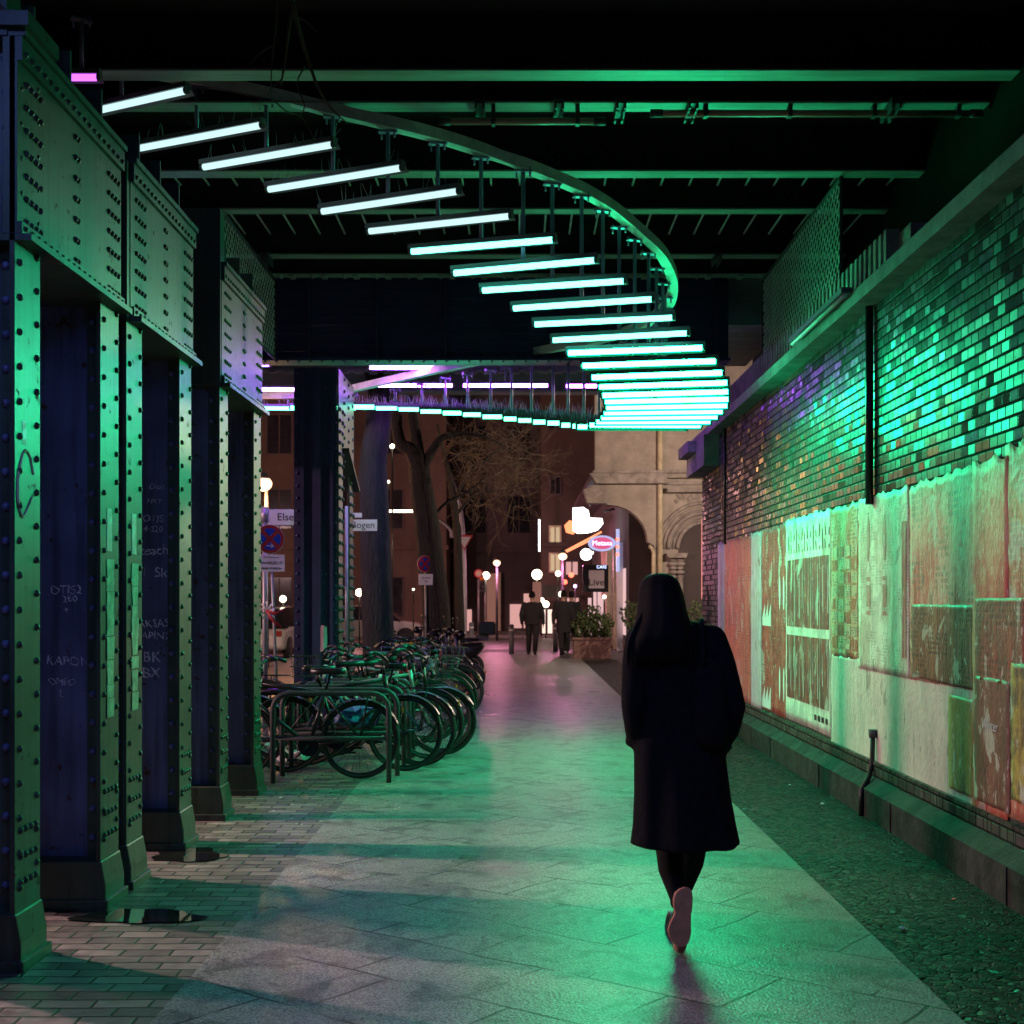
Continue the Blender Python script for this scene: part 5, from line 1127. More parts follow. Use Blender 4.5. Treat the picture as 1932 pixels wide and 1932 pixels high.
nostop(802, 1064, 26.5, .17, .5, 'small no-stopping sign in front of the forked tree trunk', (.30, .22, -.31, [('Mo.04.03', .05, .03), ('Uhr', .05, -.04)]), arrow=False, px=.02)
# give way sign on a curved mast
Yp = 44; t = thing('curved_lamp_mast', 'pale curved mast rising past the give way sign', 'street lamp', (P(876, 0, Yp).x, Yp, 0))
b = MB(); b.path([(P(877, 0, Yp).x, Yp, -.1)]+cr([P(877, 1190, Yp), P(876, 1080, Yp), P(873, 1000, Yp), P(866, 950, Yp), P(852, 905, Yp)], 4), .075, 8); part(b, 'mast', M['zinc'], t)
b = MB(); b.path(cr([P(818, 975, Yp), P(832, 984, Yp), P(850, 1000, Yp), P(852, 1015, Yp)], 4), .06, 8); part(b, 'arm', M['zinc'], t)
t = thing('give_way_sign', 'white triangular give way sign with red border on the curved mast', 'sign', P(876, 1025, Yp-.15))
def tri(k, y, th): 
    c = P(876, 1022, Yp-.15+y); s_ = .29*k
    return [c+Vector((-s_, 0, s_*.75)), c+Vector((s_, 0, s_*.75)), c+Vector((0, 0, -s_*1.0))]
b = MB(); b.loft([tri(1, 0, 0), tri(1, .02, 0)], smooth=False); part(b, 'red_border', M['red'], t); b = MB(); b.loft([tri(.74, -.012, 0), tri(.74, -.003, 0)], smooth=False); part(b, 'white_face', M['white'], t)
def traffic_light(x, y, Y, label, lit='e_red'):
    c = P(x, y, Y); t = thing('traffic_light', label, 'traffic light', (c.x, Y, 0))
    b = MB(); b.box(c.x-.13, c.x+.13, Y-.12, Y+.12, c.z-.62, c.z+.18); part(b, 'housing', M['black'], t, [m_bevel(.03)])
    b = MB(); b.sph((c.x, Y-.12, c.z), .11, 12, 8, (1, .5, 1)); part(b, 'red_lamp', M[lit], t)
    b = MB(); b.sph((c.x, Y-.12, c.z-.42), .10, 12, 8, (1, .4, 1)); b.sph((c.x, Y-.12, c.z-.21), .10, 12, 8, (1, .4, 1)); part(b, 'dark_lamps', M['glass'], t)
    b = MB(); b.cyl((c.x+.17, Y, c.z+.3), (c.x+.17, Y, -.1), .06, n=8); part(b, 'pole', M['zinc'], t)
traffic_light(866, 1074, 45, 'red traffic light beside the curved mast')
traffic_light(909, 1092, 60, 'distant red traffic light under a small round sign', 'orange')
nn = thing('round_sign', 'small round reddish sign above the distant traffic light', 'sign', P(903, 1080, 59)); b = MB(); b.cyl(P(903, 1082, 59), P(903, 1082, 59.04), .20, n=20); part(b, 'rim', M['red'], nn); b = MB(); b.cyl(P(903, 1082, 58.97), P(903, 1082, 58.995), .14, n=20); part(b, 'face', M['cream'], nn); b = MB(); b.cyl(P(903, 1092, 59.06), (P(903, 0, 59).x, 59.06, 0), .05); part(b, 'pole', M['zinc'], nn)

# ================================================================== TREES
def tree(label, trunk, limbs, r0, seed, area, nt=70, Ys=(0, 3)):
    t = thing('tree', label, 'tree', (P(trunk[0][0], 0, trunk[0][2]).x, trunk[0][2], 0), group='bare street trees')
    q = [P(*p) for p in trunk]; q[0].z = -.05; q = cr(q, 4); m = len(q); b = MB(); b.path(q, [r0*(1.12-.35*i/(m-1)) for i in range(m)], 14)
    rr = random.Random(seed); b.v = [tuple(Vector(v)+Vector((rr.gauss(0, .008), rr.gauss(0, .008), 0))) for v in b.v]
    tr = part(b, 'trunk', M['bark'], t)
    b = MB()
    for pts, ra, rb in limbs:
        q = cr([P(*p) for p in pts], 4); m = len(q); b.path(q, [ra+(rb-ra)*i/(m-1) for i in range(m)], 8)
    part(b, 'limbs', M['bark'], t)
    b = MB(); x0, x1, y0, y1 = area; Y = trunk[0][2]
    for k in range(nt):
        p = P(rr.uniform(x0, x1), rr.uniform(y0, y1), Y+rr.uniform(*Ys)); d = Vector((rr.gauss(.5, .8), rr.gauss(0, .6), rr.gauss(-.05, .6))).normalized(); pts = [p]
        ln = rr.uniform(.12, .28)*Y/26
        for j in range(5): d = (d+Vector((rr.gauss(0, .3), rr.gauss(0, .3), rr.gauss(0, .3)))).normalized(); pts.append(pts[-1]+d*ln)
        w = rr.uniform(.004, .011)*Y/26; b.path(pts, [w*(1-.16*i) for i in range(6)], 4)
        for j in (2, 3, 4): 
            e = (d+Vector((rr.gauss(0, .7), rr.gauss(0, .5), rr.gauss(0, .7)))).normalized(); b.path([pts[j], pts[j]+e*ln, pts[j]+e*ln*1.8+Vector((0, 0, rr.gauss(0, .05)))], [w*.5, w*.35, w*.15], 3)
    o = part(b, 'crown', M['twig'], t); return t
tree('thick dark tree trunk right behind the violet column', [(722, 1300, 18.4), (712, 1150, 18.4), (706, 980, 18.4), (704, 880, 18.4), (716, 780, 18.4), (722, 640, 18.4)], [([(716, 790, 18.4), (700, 700, 18.5), (650, 600, 18.7)], .14, .05), ([(718, 780, 18.5), (760, 690, 19), (820, 560, 19.2)], .14, .05)], .215, 1, (640, 800, 500, 740), 40, (.3, 2))
tree('forked leaning tree trunk between the thick tree and the curved mast', [(829, 1220, 26.8), (820, 1120, 26.8), (806, 1000, 26.8), (797, 930, 26.8), (790, 880, 26.8)], [([(792, 890, 26.8), (775, 850, 26.9), (755, 835, 26.9), (745, 780, 27), (735, 700, 27)], .17, .08), ([(792, 890, 26.8), (785, 830, 27), (775, 760, 27.2), (770, 690, 27.3)], .15, .08), ([(795, 890, 26.8), (815, 850, 27), (835, 825, 27), (870, 818, 27.2), (905, 822, 27.3), (950, 840, 27.6)], .11, .02), ([(806, 990, 26.8), (840, 950, 27), (880, 930, 27.2), (910, 905, 27.3)], .04, .015)], .27, 2, (835, 985, 815, 900), 110)
tree('slim olive tree stem beside the give way sign', [(868, 1215, 32), (866, 1100, 32), (862, 1000, 32), (855, 940, 32), (846, 890, 32)], [([(848, 900, 32), (835, 850, 32), (825, 800, 32)], .07, .03), ([(862, 970, 32), (900, 930, 32.3), (950, 925, 32.6), (990, 915, 33)], .04, .012), ([(856, 950, 32), (880, 900, 32), (925, 860, 32.5), (960, 830, 32.8)], .05, .015)], .10, 3, (860, 1000, 820, 960), 130)

# ================================================================== CARS
def car(X, Y, rz, mat, label, lit=False):
    t = thing('parked_car', label, 'car', (X, Y, -.12), rz, 'cars parked beyond the bicycles', world=False)
    def pb(b, n, m, par=t, mods=()): o = b.build(n, m, None, mods); o.parent = par; return o
    b = MB(); secs = [(-2.1, .80, .35, .72), (-1.95, .86, .28, .86), (-1.2, .88, .25, .93), (.6, .88, .25, .92), (1.6, .86, .26, .82), (2.05, .80, .32, .68)]
    b.loft([[Vector((x, s_*w*(1 if z_ > 0 else .93), lo if z_ == 0 else hi)) for s_, z_ in ((-1, 0), (-1, 1), (1, 1), (1, 0))] for x, w, lo, hi in secs], smooth=False); pb(b, 'body', mat, t, [m_bevel(.09, 3)])
    b = MB(); b.loft([[Vector((x, s_*w, z)) for s_ in (-1, 1)]+[Vector((x, s_*w*.99, z-.02)) for s_ in (1, -1)] for x, w, z in ((-1.25, .62, 1.40), (-.9, .66, 1.46), (.2, .66, 1.47), (.45, .62, 1.42))], smooth=False); pb(b, 'roof', mat, t)
    b = MB(); b.loft([[Vector((x, s_*w, z)) for x, s_ in ((xa, -1), (xb, -1), (xb, 1), (xa, 1))] for xa, xb, w, z in ((-1.85, 1.15, .84, .88), (-1.28, .50, .64, 1.41))], smooth=False); pb(b, 'windows', M['glass'], t)
    for x in (-1.3, 1.35):
        for s_ in (-1, 1):
            b = MB(); b.cyl((x, s_*.72, .32), (x, s_*.90, .32), .32, n=20); w = pb(b, 'wheel', M['rubber']); b = MB(); b.cyl((x, s_*.89, .32), (x, s_*.91, .32), .2, n=16); pb(b, 'rim', M['chrome'], w)
    for s_ in (-1, 1):
        b = MB(); b.box(2.0, 2.09, s_*.62-.16, s_*.62+.16, .60, .72); pb(b, 'headlight', M['e_globe'] if lit else M['chrome'], t, [m_bevel(.03)]); b = MB(); b.box(-2.12, -2.02, s_*.66-.12, s_*.66+.12, .66, .82); pb(b, 'tail_light', M['carr'], t, [m_bevel(.02)])
    b = MB(); b.box(-2.13, -2.05, -.26, .26, .45, .56); pb(b, 'number_plate', M['white'])
car(-7.3, 38.5, PI/2, M['carw'], 'pale car seen from behind, left of the tall violet column')
car(-7.5, 45.5, PI/2, M['carr'], 'red car parked beyond the pale one')
car(-5.6, 50.5, 0, M['carw'], 'white car standing side-on in the road between the two tree trunks')
car(-11.5, 51.5, 0, M['card'], 'dark car standing in the road at the far left')

# ================================================================== BUILDINGS
def block(name, label, X0, X1, Y, depth, H, mat, wins, winmat=None, lit=(), sill=True, ww=.55, wh=.9):
    t = thing(name, label, 'building', ((X0+X1)/2, Y+depth/2, 0), group=None)
    b = MB(); b.box(X0, X1, Y, Y+depth, -.1, H); part(b, 'wall', mat, t)
    for i, (x, z) in enumerate(wins):
        b = MB(); b.box(x-ww-.08, x+ww+.08, Y-.05, Y-.003, z-wh-.08, z+wh+.08); f = part(b, 'window', M['darkr'] if i not in lit else M['cream'], t)
        b = MB(); b.box(x-ww, x-.03, Y-.062, Y-.053, z-wh, z+wh); b.box(x+.03, x+ww, Y-.062, Y-.053, z-wh, z+wh); part(b, 'pane', M['e_win'] if i in lit else M['glass'], f)
    b = MB(); b.box(X0-.1, X1+.1, Y-.16, Y-.065, 3.9, 4.1); part(b, 'cornice', mat, t)
    return t
block('apartment_building', 'brown apartment house across the road behind the trees, lit by orange street lamps', -34, -3.4, 62, 12, 19, M['brown'], [(-32+2.6*i, z) for i in range(11) for z in (1.7, 5.8, 9.3, 12.8)], lit=(7, 22))
block('apartment_building', 'dark house across the crossing left of the tall corner block', -3.3, 1.8, 66, 10, 20, M['darkr'], [(-2.2+2.2*i, z) for i in range(2) for z in (5.8, 9.3)])
block('apartment_building', 'tall dark corner block behind the shop lights with small lit windows', 1.0, 4.6, 58.5, 14, 24, M['brown'], [(1.6, 6.6), (1.6, 9.5), (1.6, 4.4), (1.6, 3.2)], lit=(2, 3), ww=.20, wh=.36)
t = thing('doorway', 'reddish lit doorway in the dark house beyond the crossing', 'door', P(930, 1180, 65.7)); b = MB(); b.box(P(918, 0, 65.7).x, P(942, 0, 65.7).x, 65.72, 65.9, .02, P(0, 1082, 65.7).z); part(b, 'door_leaf', M['e_door'], t)
b = MB(); b.box(P(942, 0, 65.7).x, P(945, 0, 65.7).x, 65.6, 65.9, .02, P(0, 1080, 65.7).z); part(b, 'frame', M['cream'], t)
fs = [o for o in bpy.data.objects if o.get('label', '').startswith('tall dark corner block')][0]
M['e_far'] = em('far_shop_glow', (1, .50, .46), .7); M['e_far2'] = em('far_shop_glow_pale', (1, .72, .60), 1.3)
for i, (xa, xb, ya, yb, m_) in enumerate(((1022, 1042, 1150, 1195, 'e_far2'), (1046, 1066, 1140, 1196, 'e_far'), (1070, 1092, 1128, 1198, 'e_far'), (1068, 1090, 1060, 1084, 'e_far'))):
    a, c = P(xa, yb, 58.4), P(xb, ya, 58.4); b = MB(); b.box(a.x, c.x, 58.42, 58.495, a.z, c.z); w_ = part(b, 'shop_window', M[m_], fs)
    b = MB(); b.box(a.x-.1, c.x+.1, 58.30, 58.41, c.z+.002, c.z+.14); b.box((a.x+c.x)/2-.03, (a.x+c.x)/2+.03, 58.36, 58.415, a.z, c.z); part(b, 'frame', M['darkr'], w_)
ds = [o for o in bpy.data.objects if o.get('label', '').startswith('dark house across')][0]
for (xa, xb, ya, yb, m_) in ((962, 985, 1140, 1185, 'e_far'), (988, 1000, 1120, 1185, 'e_far'), (872, 890, 1150, 1190, 'e_far')):
    a, c = P(xa, yb, 65.9), P(xb, ya, 65.9); b = MB(); b.box(a.x, c.x, 65.9, 65.985, a.z, c.z); part(b, 'shop_window', M[m_], ds)
# ornate corner building with arcade
fb = thing('ornate_building', 'pale stone corner building with an arcade arch and a carved doorway', 'building', (4.5, 38, 0))
YF = 36.3; sF = YF/FP
def F(x, y): return (x-CX)*sF, CH+(CY-y)*sF
def slab(b, poly, y0, y1):
    n = len(poly); vs = [(F(x, y)[0], Y, F(x, y)[1]) for Y in (y0, y1) for x, y in poly]
    b.add(vs, [(i, (i+1) % n, n+(i+1) % n, n+i) for i in range(n)]+[list(reversed(range(n))), list(range(n, 2*n))])
b = MB()
arch = [(1145, 952)]+[(1145+77*math.sin(a), 1022-70*math.cos(a)) for a in [PI/2*k/10 for k in range(1, 11)]]
top = [(1145, 912), (1250, 912)]
for i in range(len(arch)-1): slab(b, [arch[i], (arch[i][0], 912), (arch[i+1][0], 912), arch[i+1]], YF, YF+.5)
slab(b, [(1222, 1022), (1222, 912), (1420, 912), (1420, 1260), (1234, 1260), (1234, 1030)], YF, YF+.5)
slab(b, [(1123, 911.8), (1123, 500), (1420, 500), (1420, 911.8)], YF+.02, YF+.5)
b.box(F(1145, 0)[0], F(1420, 0)[0], YF+.5, 39, F(0, 912)[1], F(0, 912)[1]+.3)
b.box(3.9, 4.3, YF+.5, 60, 0, 9)
part(b, 'wall', M['stone'], fb)
b = MB()
slab(b, [(1112, 895), (1256, 895), (1256, 914), (1124, 914)], YF-.35, YF-.003); slab(b, [(1118, 890), (1256, 890), (1256, 894.8), (1118, 894.8)], YF-.42, YF-.003)
slab(b, [(1100, 925), (1118, 916), (1145, 916), (1145, 950), (1108, 950)], YF-.1, YF+.4)
for (y, d) in ((888, .18), (898, .26), (910, .12), (921, .22), (925, .3)): slab(b, [(1257, y), (1420, y), (1420, y+5), (1257, y+5)], YF-d, YF-.004)
part(b, 'cornice', M['stone2'], fb)
b = MB(); b.cyl((F(1245, 0)[0], YF-.05, 0), (F(1245, 0)[0], YF-.05, 9), .075, n=10); b.path(cr([(F(1224, 0)[0], YF-.06, F(0, 1030)[1]), (F(1232, 0)[0], YF-.08, F(0, 1042)[1]), (F(1232, 0)[0], YF-.08, F(0, 1080)[1]), (F(1232, 0)[0], YF-.08, 0)], 3), .05, 8); part(b, 'downpipe', M['cream'], fb)
b = MB(); cx, cz = F(1328, 1035)
for k, (rr, w) in enumerate(((1.25, .055), (1.10, .045), (.97, .06), (.84, .035), (.72, .06))):
    b.path([(cx-rr*math.cos(a), YF-.02+.03*k*0-.02*((k+1) % 2), cz+rr*math.sin(a)) for a in [PI*q/20 for q in range(21)]], w, 8)
rr_ = random.Random(2)
for k in range(46):
    a = rr_.uniform(.3, 1.9); q = rr_.uniform(1.38, 1.75); xx, zz = cx-q*math.cos(a), cz+q*math.sin(a)
    if zz < F(0, 932)[1] and xx > F(1262, 0)[0]: b.sph((xx, YF, zz), rr_.uniform(.04, .09), 8, 6, (1, .5, 1))
part(b, 'arch_moulding', M['stone2'], fb)
b = MB()
for xx in (1270, 1283):
    x_ = F(xx, 0)[0]; b.cyl((x_, YF-.08, .5), (x_, YF-.08, F(0, 1090)[1]), .085, .075, 12)
    for y, r_ in ((1088, .10), (1080, .13), (1072, .11), (1064, .15), (1056, .13)): b.sph((x_, YF-.08, F(0, y)[1]), r_, 10, 6, (1, .8, .5))
slab(b, [(1255, 1044), (1296, 1044), (1292, 1053), (1259, 1053)], YF-.3, YF-.005); slab(b, [(1258, 1225), (1294, 1225), (1294, 1245), (1258, 1245)], YF-.25, YF-.005)
part(b, 'doorway_columns', M['stone2'], fb)
b = MB(); b.box(cx-.70, cx+.9, YF-.008, YF-.003, 0, cz); b.add([(cx-.7*math.cos(a), YF-.008, cz+.7*math.sin(a)) for a in [PI*q/16 for q in range(17)]], [list(range(17))]); part(b, 'door', M['darkr'], fb)
slabx = MB(); slabx.box(2.75, 3.05, 36.2, 36.75, 0, F(0, 1005)[1]); 
# shops under the arcade
sh = thing('shop_row', 'row of brightly lit shop fronts behind the arcade arch', 'building', (3.5, 48, 0))
b = MB(); b.box(3.2, 3.89, 38.5, 58, 0, 5.2); b.box(2.2, 3.89, 38.5, 56, 5.21, 5.4); part(b, 'wall', M['darkr'], sh)
for i, y in enumerate((39.5, 42.5, 45.5, 48.5, 51.5, 54.5)):
    b = MB(); b.box(3.17, 3.195, y, y+1.9, .5, 2.5); part(b, 'shop_window', M['e_shop'], sh)
for i, (y, m_) in enumerate(((41.8, 'cream'), (44.9, 'cream'), (40.2, 'white'), (47.8, 'cream'))):
    b = MB(); b.box(2.98, 3.16, y, y+.25, 0, 3.3); part(b, 'pilaster', M[m_], sh)
def lit(name, label, cat, mb, mat, partname='lamp', extra=(), group=None):
    c = Vector(mb.v[0]); t = thing(name, label, cat, c, group=group); part(mb, partname, M[mat], t)
    for b_, n_, m_ in extra: part(b_, n_, M[m_], t)
    return t
def pbox(x0, x1, y0, y1, Y, d=.15):
    a, c = P(x0, y1, Y), P(x1, y0, Y); b = MB(); b.box(a.x, c.x, Y, Y+d, a.z, c.z); return b
b = MB(); Yb = 43; poly = [(1081, 958), (1101, 957), (1110, 963), (1113, 977), (1136, 978), (1138, 988), (1128, 1000), (1110, 1005), (1090, 1006), (1081, 1000)]
pp = [P(x, y, Yb) for x, y in poly]; b.loft([pp, [p+Vector((0, .2, 0)) for p in pp]], smooth=False)
b2_ = MB(); b2_.path([P(1140, 965, Yb), P(1160, 960, Yb)], .04, 6); b2_.path([P(1113, 955, Yb+.1), P(1113, 940, Yb+.1)], .03, 6)
lit('illuminated_sign', 'large glaring white light-box sign under the arcade arch', 'sign', b, 'e_white', 'light_box', [(b2_, 'bracket', 'steeld')])
for (xa, ya, xb, yb, Y0, Y1, m_, l) in ((1062, 1042, 1134, 1004, 55, 43, 'e_orange', 'upper orange neon line along the awning'), (1058, 1047, 1112, 1020, 56, 46, 'e_orange', 'lower red neon line along the awning')):
    b = MB(); b.path([P(xa, ya, Y0), P(xb, yb, Y1)], .03, 6); lit('neon_strip', l, 'neon', b, m_, 'tube', group='neon lines of the shop awning')
b = MB(); b.cyl(P(1078, 995, 50), P(1078, 995, 50.1), .28, n=6); lit('hexagon_sign', 'small orange hexagonal sign below the glaring light box', 'sign', b, 'e_orange', 'face')
# oval sign
Yo = 41; t = thing('oval_sign', 'oval pink and white shop sign reading Metaxa', 'sign', P(1136, 1025, Yo))
def ov(k, y0, y1, mat, nm, a=.43, c=.245):
    o = P(1136, 1025, Yo); b = MB(); n = 28; b.loft([[o+Vector((a*k*math.cos(2*PI*q/n), yy, c*k*math.sin(2*PI*q/n))) for q in range(n)] for yy in (y0, y1)], smooth=False); part(b, nm, mat, t)
E_P = em('pink_sign_face', (.85, .12, .28), .9); ov(1, 0, .12, M['e_vneon'], 'rim'); ov(.76, -.02, -.003, E_P, 'face')
text_obj('lettering', 'Metaxa', .21, M['e_pink'], at(P(1136, 1025, Yo)+Vector((0, -.03, 0))), t, .004)
b = MB(); b.sph(P(1106, 1046, 42), .19, 14, 10); lit('shop_lamp', 'dazzling bluish white lamp under the oval sign', 'lamp', b, 'e_white', 'globe')
for (x0, x1, y0, y1, Y, m_, l) in ((1163, 1169, 998, 1078, 40, 'e_vneon', 'left pale blue vertical light strip beside the arch'), (1180, 1185, 1006, 1070, 40, 'e_vneon', 'right pale blue vertical light strip beside the arch'), (1016, 1019, 980, 1040, 57, 'e_white', 'thin white vertical light strip on the corner block')):
    lit('light_strip', l, 'light', pbox(x0, x1, y0, y1, Y), m_, 'strip')
for k in range(3): b = MB(); b.sph(P(1165, 1018+14*k, 39.9), .05, 8, 6); lit('red_bulb', 'small red bulb on the pale blue strip, %s from the top' % ordn[k], 'lamp', b, 'e_red', 'bulb', group='red bulbs on the light strip')
for (x0, y0) in ((1066, 1018), (1064, 1052), (1090, 1040)): pass
mb_ = thing('menu_board', 'dark shop board holding a pale notice under the dazzling lamp', 'sign', P(1123, 1115, 40))
part(pbox(1100, 1148, 1066, 1117, 40, .12), 'board', M['black'], mb_); part(pbox(1111, 1140, 1076, 1110, 39.97, .02), 'notice', M['white'], mb_)
text_obj('lettering', 'Live', .3, M['ink'], at(P(1125, 1099, 39.96)), mb_, .002); text_obj('lettering', 'CAFE', .13, M['e_cool'], at(P(1135, 1070, 39.97)), mb_, .002)
for (x, w, l) in ((1113, 3, 'left'), (1134, 5, 'right')): lit('lit_door_post', '%s pale lit post under the notice board' % l, 'post', pbox(x-w, x+w, 1128, 1215, 39.5, .2), 'e_shop', 'post')
gl2 = 'round glowing lamps along the far street'
for (x, y, r_, Y, m_, l) in ((1013, 1084, .33, 52, 'e_globe', 'bright lantern on a post above the lone walking man'), (1060, 1121, .20, 52, 'e_globe', 'glowing globe above the pair of walkers'), (1059, 1141, .13, 50, 'e_globe', 'lower glowing globe between the pair of walkers'),
  (1030, 1140, .22, 54, 'e_globe', 'round glowing lamp right of the lone man shoulder'), (1022, 1132, .17, 56, 'e_globe', 'oval glow behind the lone man shoulder'), (1078, 1085, .16, 50, 'e_red', 'red lantern right of the two'), (1066, 1098, .14, 48, 'e_red', 'lower red lantern in front of the shops'),
  (1053, 1082, .18, 52, 'e_globe', 'pale lantern left of the red ones'), (1140, 1126, .09, 39, 'e_globe', 'little lamp below the notice board'), (1117, 1043, .08, 41, 'e_white', 'small white lamp right of the dazzling one'),
  (917, 1086, .28, 60, 'e_globe', 'greenish white globe at the traffic light beyond the crossing'), (678, 1118, .20, 42, 'e_globe', 'white globe lamp between the violet column and the thick tree'), (534, 1130, .16, 38, 'e_globe', 'glowing globe above the pale car'), (558, 1118, .09, 42, 'e_globe', 'tiny globe left of the violet column'),
  (740, 842, .10, 34, 'e_globe', 'pale street lamp high beside the forked tree'), (733, 909, .06, 36, 'e_globe', 'tiny lamp high right of the thick tree'), (780, 1112, .06, 45, 'e_globe', 'tiny white lamp left of the small no-stopping sign'), (1085, 1106, .10, 46, 'e_pink', 'pink lamp in front of the shops'), (1096, 1190, .10, 38.5, 'e_globe', 'small glow beside the planter bush')):
    r_ *= .62; b = MB(); b.sph(P(x, y, Y), r_, 12, 8); e = MB(); c = P(x, y, Y); base = 0 if c.z < 4.8 else 0; e.cyl((c.x, Y+.02, c.z-r_*.9), (c.x, Y+.02, base), .022, n=8)
    lit('globe_lamp', l, 'lamp', b, m_, 'globe', [(e, 'post', 'black')], gl2)
t = thing('light_bar', 'long yellowish light bar in the dark between the tree trunks', 'light', P(757, 965, 48)); part(pbox(732, 782, 962, 966.5, 48, .1), 'tube', M['e_globe'], t); b = MB(); b.cyl(P(786, 965, 48), P(786, 965, 48.1), .06); part(b, 'end_lamp', M['e_globe'], t)
# advertising column-like lit kiosk & awning behind the walkers
t = thing('awning', 'dark purple awning above the walkers heads', 'awning', P(1035, 1125, 53)); part(pbox(1022, 1062, 1104, 1127, 53, 1.5), 'canopy', M['darkr'], t)
t = thing('pink_post', 'pinkish lit post under the bright lantern', 'post', P(1012, 1200, 51.5)); part(pbox(1005, 1021, 1098, 1140, 51.6, .3), 'casing', M['e_door'], t)
# street lamps that light the place
def street_lamp(X, Y, H, label, power, color, globe='e_warm', r_=.16, size=.12, arm=0):
    t = thing('street_lamp', label, 'street lamp', (X, Y, 0), group='warm street lamps')
    b = MB(); b.cyl((X, Y+.1, -.15), (X, Y+.1, H-.1), .06, .045, 10); b.path([(X, Y+.1, H-.15), (X, Y+.05, H+.18), (X, Y, H+.2)], .03, 6); b.cyl((X, Y, H+.15), (X, Y, H+.24), .16, .05, 12); part(b, 'post', M['steeld'], t)
    b = MB(); b.sph((X, Y, H), r_, 12, 8); g_ = part(b, 'globe', M[globe], t); g_.visible_shadow = True
    lamp('bulb', (X, Y-.0, H-.0), power, color, size, t)
    return t
M['e_lampball'] = em('lamp_globe_glow', (1, .60, .34), 3)
def slamp(X, Y, H, label, power, color, r_=.15, soft=.10):
    t = thing('street_lamp', label, 'street lamp', (X, Y, 0), group='warm street lamps')
    b = MB(); b.cyl((X, Y+.35, -.15), (X, Y+.35, H+.2), .06, .045, 10); b.path([(X, Y+.35, H+.15), (X, Y+.2, H+.34), (X, Y, H+.3)], .03, 6); b.cyl((X, Y, H+.18), (X, Y, H+.30), .17, .05, 12); part(b, 'post', M['steeld'], t)
    b = MB(); n = 16
    b.sph((X, Y, H+.06), r_, 14, 10, (1, 1, .8)); part(b, 'globe', M['e_lampball'], t)
    lamp('bulb', (X, Y, H-r_-.06), power, color, soft, t)
LW = (1, .60, .60)
slamp(-20, 10.5, 6.0, 'tall street lamp across the side street, out of view behind the columns', 10500, LW, soft=.7)
t = thing('street_lamp', 'low hooded lamp beside the bridge, out of view behind the columns', 'street lamp', (-8, 9, 0), group='warm street lamps')
b = MB(); b.cyl((-8, 9.3, -.15), (-8, 9.3, 4.6), .06, .045, 10); b.path([(-8, 9.3, 4.5), (-8, 9.1, 4.65), (-8, 9, 4.62)], .03, 6); b.cyl((-8, 9, 4.5), (-8, 9, 4.62), .22, .06, 14); part(b, 'post', M['steeld'], t)
b = MB(); b.sph((-8, 9, 4.5), .12, 12, 8, (1, 1, .5)); part(b, 'globe', M['e_lampball'], t)
l_ = lamp('bulb', (-8, 9, 4.38), 3300, LW, .10, t, spot=math.radians(60)); l_.data.spot_blend = .7
d_ = Vector((-4.0, 7.6, 0))-Vector((-8, 9, 4.38)); l_.rotation_euler = d_.to_track_quat('-Z', 'Y').to_euler()
slamp(P(497, 918, 30).x, 30, P(0, 918, 30).z, 'glaring orange street lamp left of the tall violet column', 450, (1, .45, .18), .20)
slamp(-7.5, 53, 5.0, 'orange street lamp on the far side, hidden by the violet column', 1000, (1, .42, .40))
slamp(-16, 52, 5.0, 'orange street lamp further left on the cross street', 700, (1, .42, .18))
slamp(P(1100, 1000, 48).x-.8, 46, 3.0, 'white-pink street lamp in front of the lit shops', 170, (1, .26, .55))
slamp(6.8, 29.5, 5.2, 'street lamp behind the end of the brick wall lighting the stone front', 1700, (1, .76, .60))
slamp(-.9, 54, 3.0, 'street lamp at the crossing beyond the walkers', 220, (1, .30, .50))
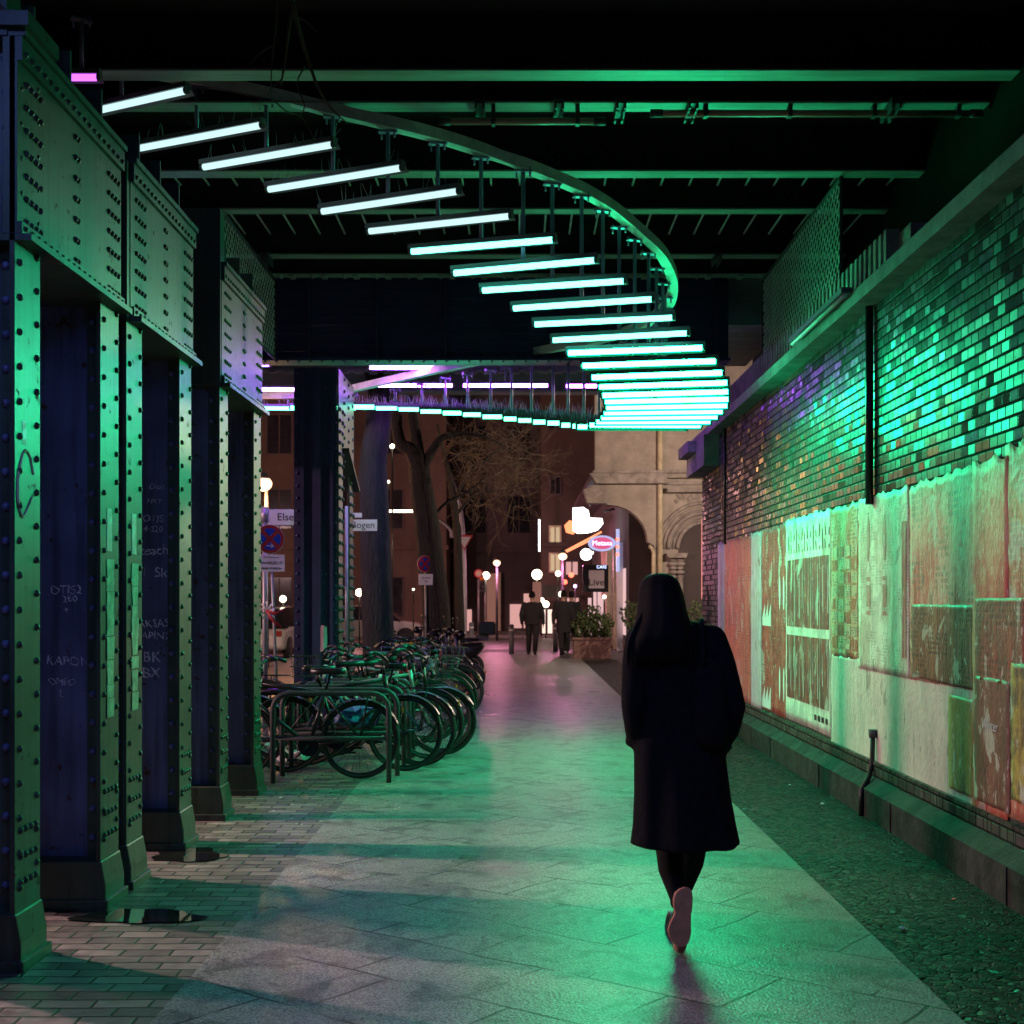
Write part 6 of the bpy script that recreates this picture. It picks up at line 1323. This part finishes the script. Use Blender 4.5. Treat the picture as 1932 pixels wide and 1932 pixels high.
# planters and bollards
def leaves(b, c, rx, ry, rz_, n, s_, rr):
    for k in range(n):
        while True:
            v = Vector((rr.uniform(-1, 1), rr.uniform(-1, 1), rr.uniform(-1, 1)))
            if v.length < 1: break
        v = v.normalized()*(v.length**.5)*(1+.18*math.sin(v.x*7+v.z*5))
        p = Vector(c)+Vector((v.x*rx, v.y*ry, v.z*rz_)); a = Vector((rr.gauss(0, 1), rr.gauss(0, 1), rr.gauss(0, 1))).normalized(); u = a.orthogonal().normalized()
        w = s_*rr.uniform(.6, 1.3); b.add([p-u*w, p+a*w*.45, p+u*w, p-a*w*.45], [(0, 1, 2, 3)])
rr = random.Random(21)
t = thing('planter', 'clay planter box with a bushy green shrub beside the walkers', 'planter', (P(1118, 0, 35).x, 35.4, 0))
a, c = P(1083, 1243, 35), P(1153, 1207, 35); b = MB(); b.box(a.x, c.x, 35, 35.7, 0, c.z); b.box(a.x-.04, c.x+.04, 34.96, 35.74, c.z, c.z+.06); part(b, 'box', M['terra'], t)
b = MB(); leaves(b, P(1102, 1183, 35.35), .34, .34, .36, 900, .055, rr); leaves(b, P(1134, 1182, 35.35), .32, .34, .34, 900, .055, rr); leaves(b, P(1118, 1158, 35.35), .25, .25, .22, 350, .05, rr)
for k in range(40): p = P(rr.uniform(1088, 1148), 1200, 35.3); b.cyl(p, p+Vector((rr.gauss(0, .1), 0, rr.uniform(.3, .7))), .006, .002, 4)
part(b, 'shrub', M['leaf'], t)
for (x, y, Y, l) in ((1192, 1160, 34, 'potted shrub behind the left of the woman\'s hair'), (1318, 1160, 33, 'potted shrub at the corner of the brick wall')):
    t = thing('potted_shrub', l, 'plant', (P(x, 0, Y).x, Y, 0), group='potted shrubs by the stone building'); c = P(x, y, Y)
    b = MB(); b.cyl((c.x, Y, 0), (c.x, Y, .5), .18, .25, 14); part(b, 'pot', M['terra'], t)
    b = MB(); b.cyl((c.x, Y, .5), (c.x, Y, c.z-.1), .02); part(b, 'stem', M['bark'], t)
    b = MB(); leaves(b, c, .30, .28, .36, 420, .05, rr); part(b, 'foliage', M['leaf'], t)
for (x, yb, l) in ((965, 1234, 'wooden-looking dark bollard left of the lone walking man'), (1048, 1229, 'dark bollard beside the pair of walkers'), (889, 1226, 'dark bollard at the kerb behind the mopeds')):
    Y = CH*FP/(yb-CY); X = (x-CX)*Y/FP; t = thing('bollard', l, 'bollard', (X, Y, 0), group='bollards at the crossing')
    b = MB(); b.cyl((X, Y, 0), (X, Y, .82), .075, n=12); b.sph((X, Y, .82), .075, 12, 6, (1, 1, .5)); part(b, 'post', M['steelw'], t); b = MB(); b.cyl((X, Y, .66), (X, Y, .72), .079, n=12); part(b, 'band', M['white'], t)
b = pbox(1325, 1331, 978, 1130, 19.6, .10); t = thing('light_strip', 'narrow coral light strip at the far end of the brick wall', 'light', P(1328, 1130, 19.6)); M['e_coral'] = em('coral_strip', (1, .28, .22), .75); part(b, 'strip', M['e_coral'], t)
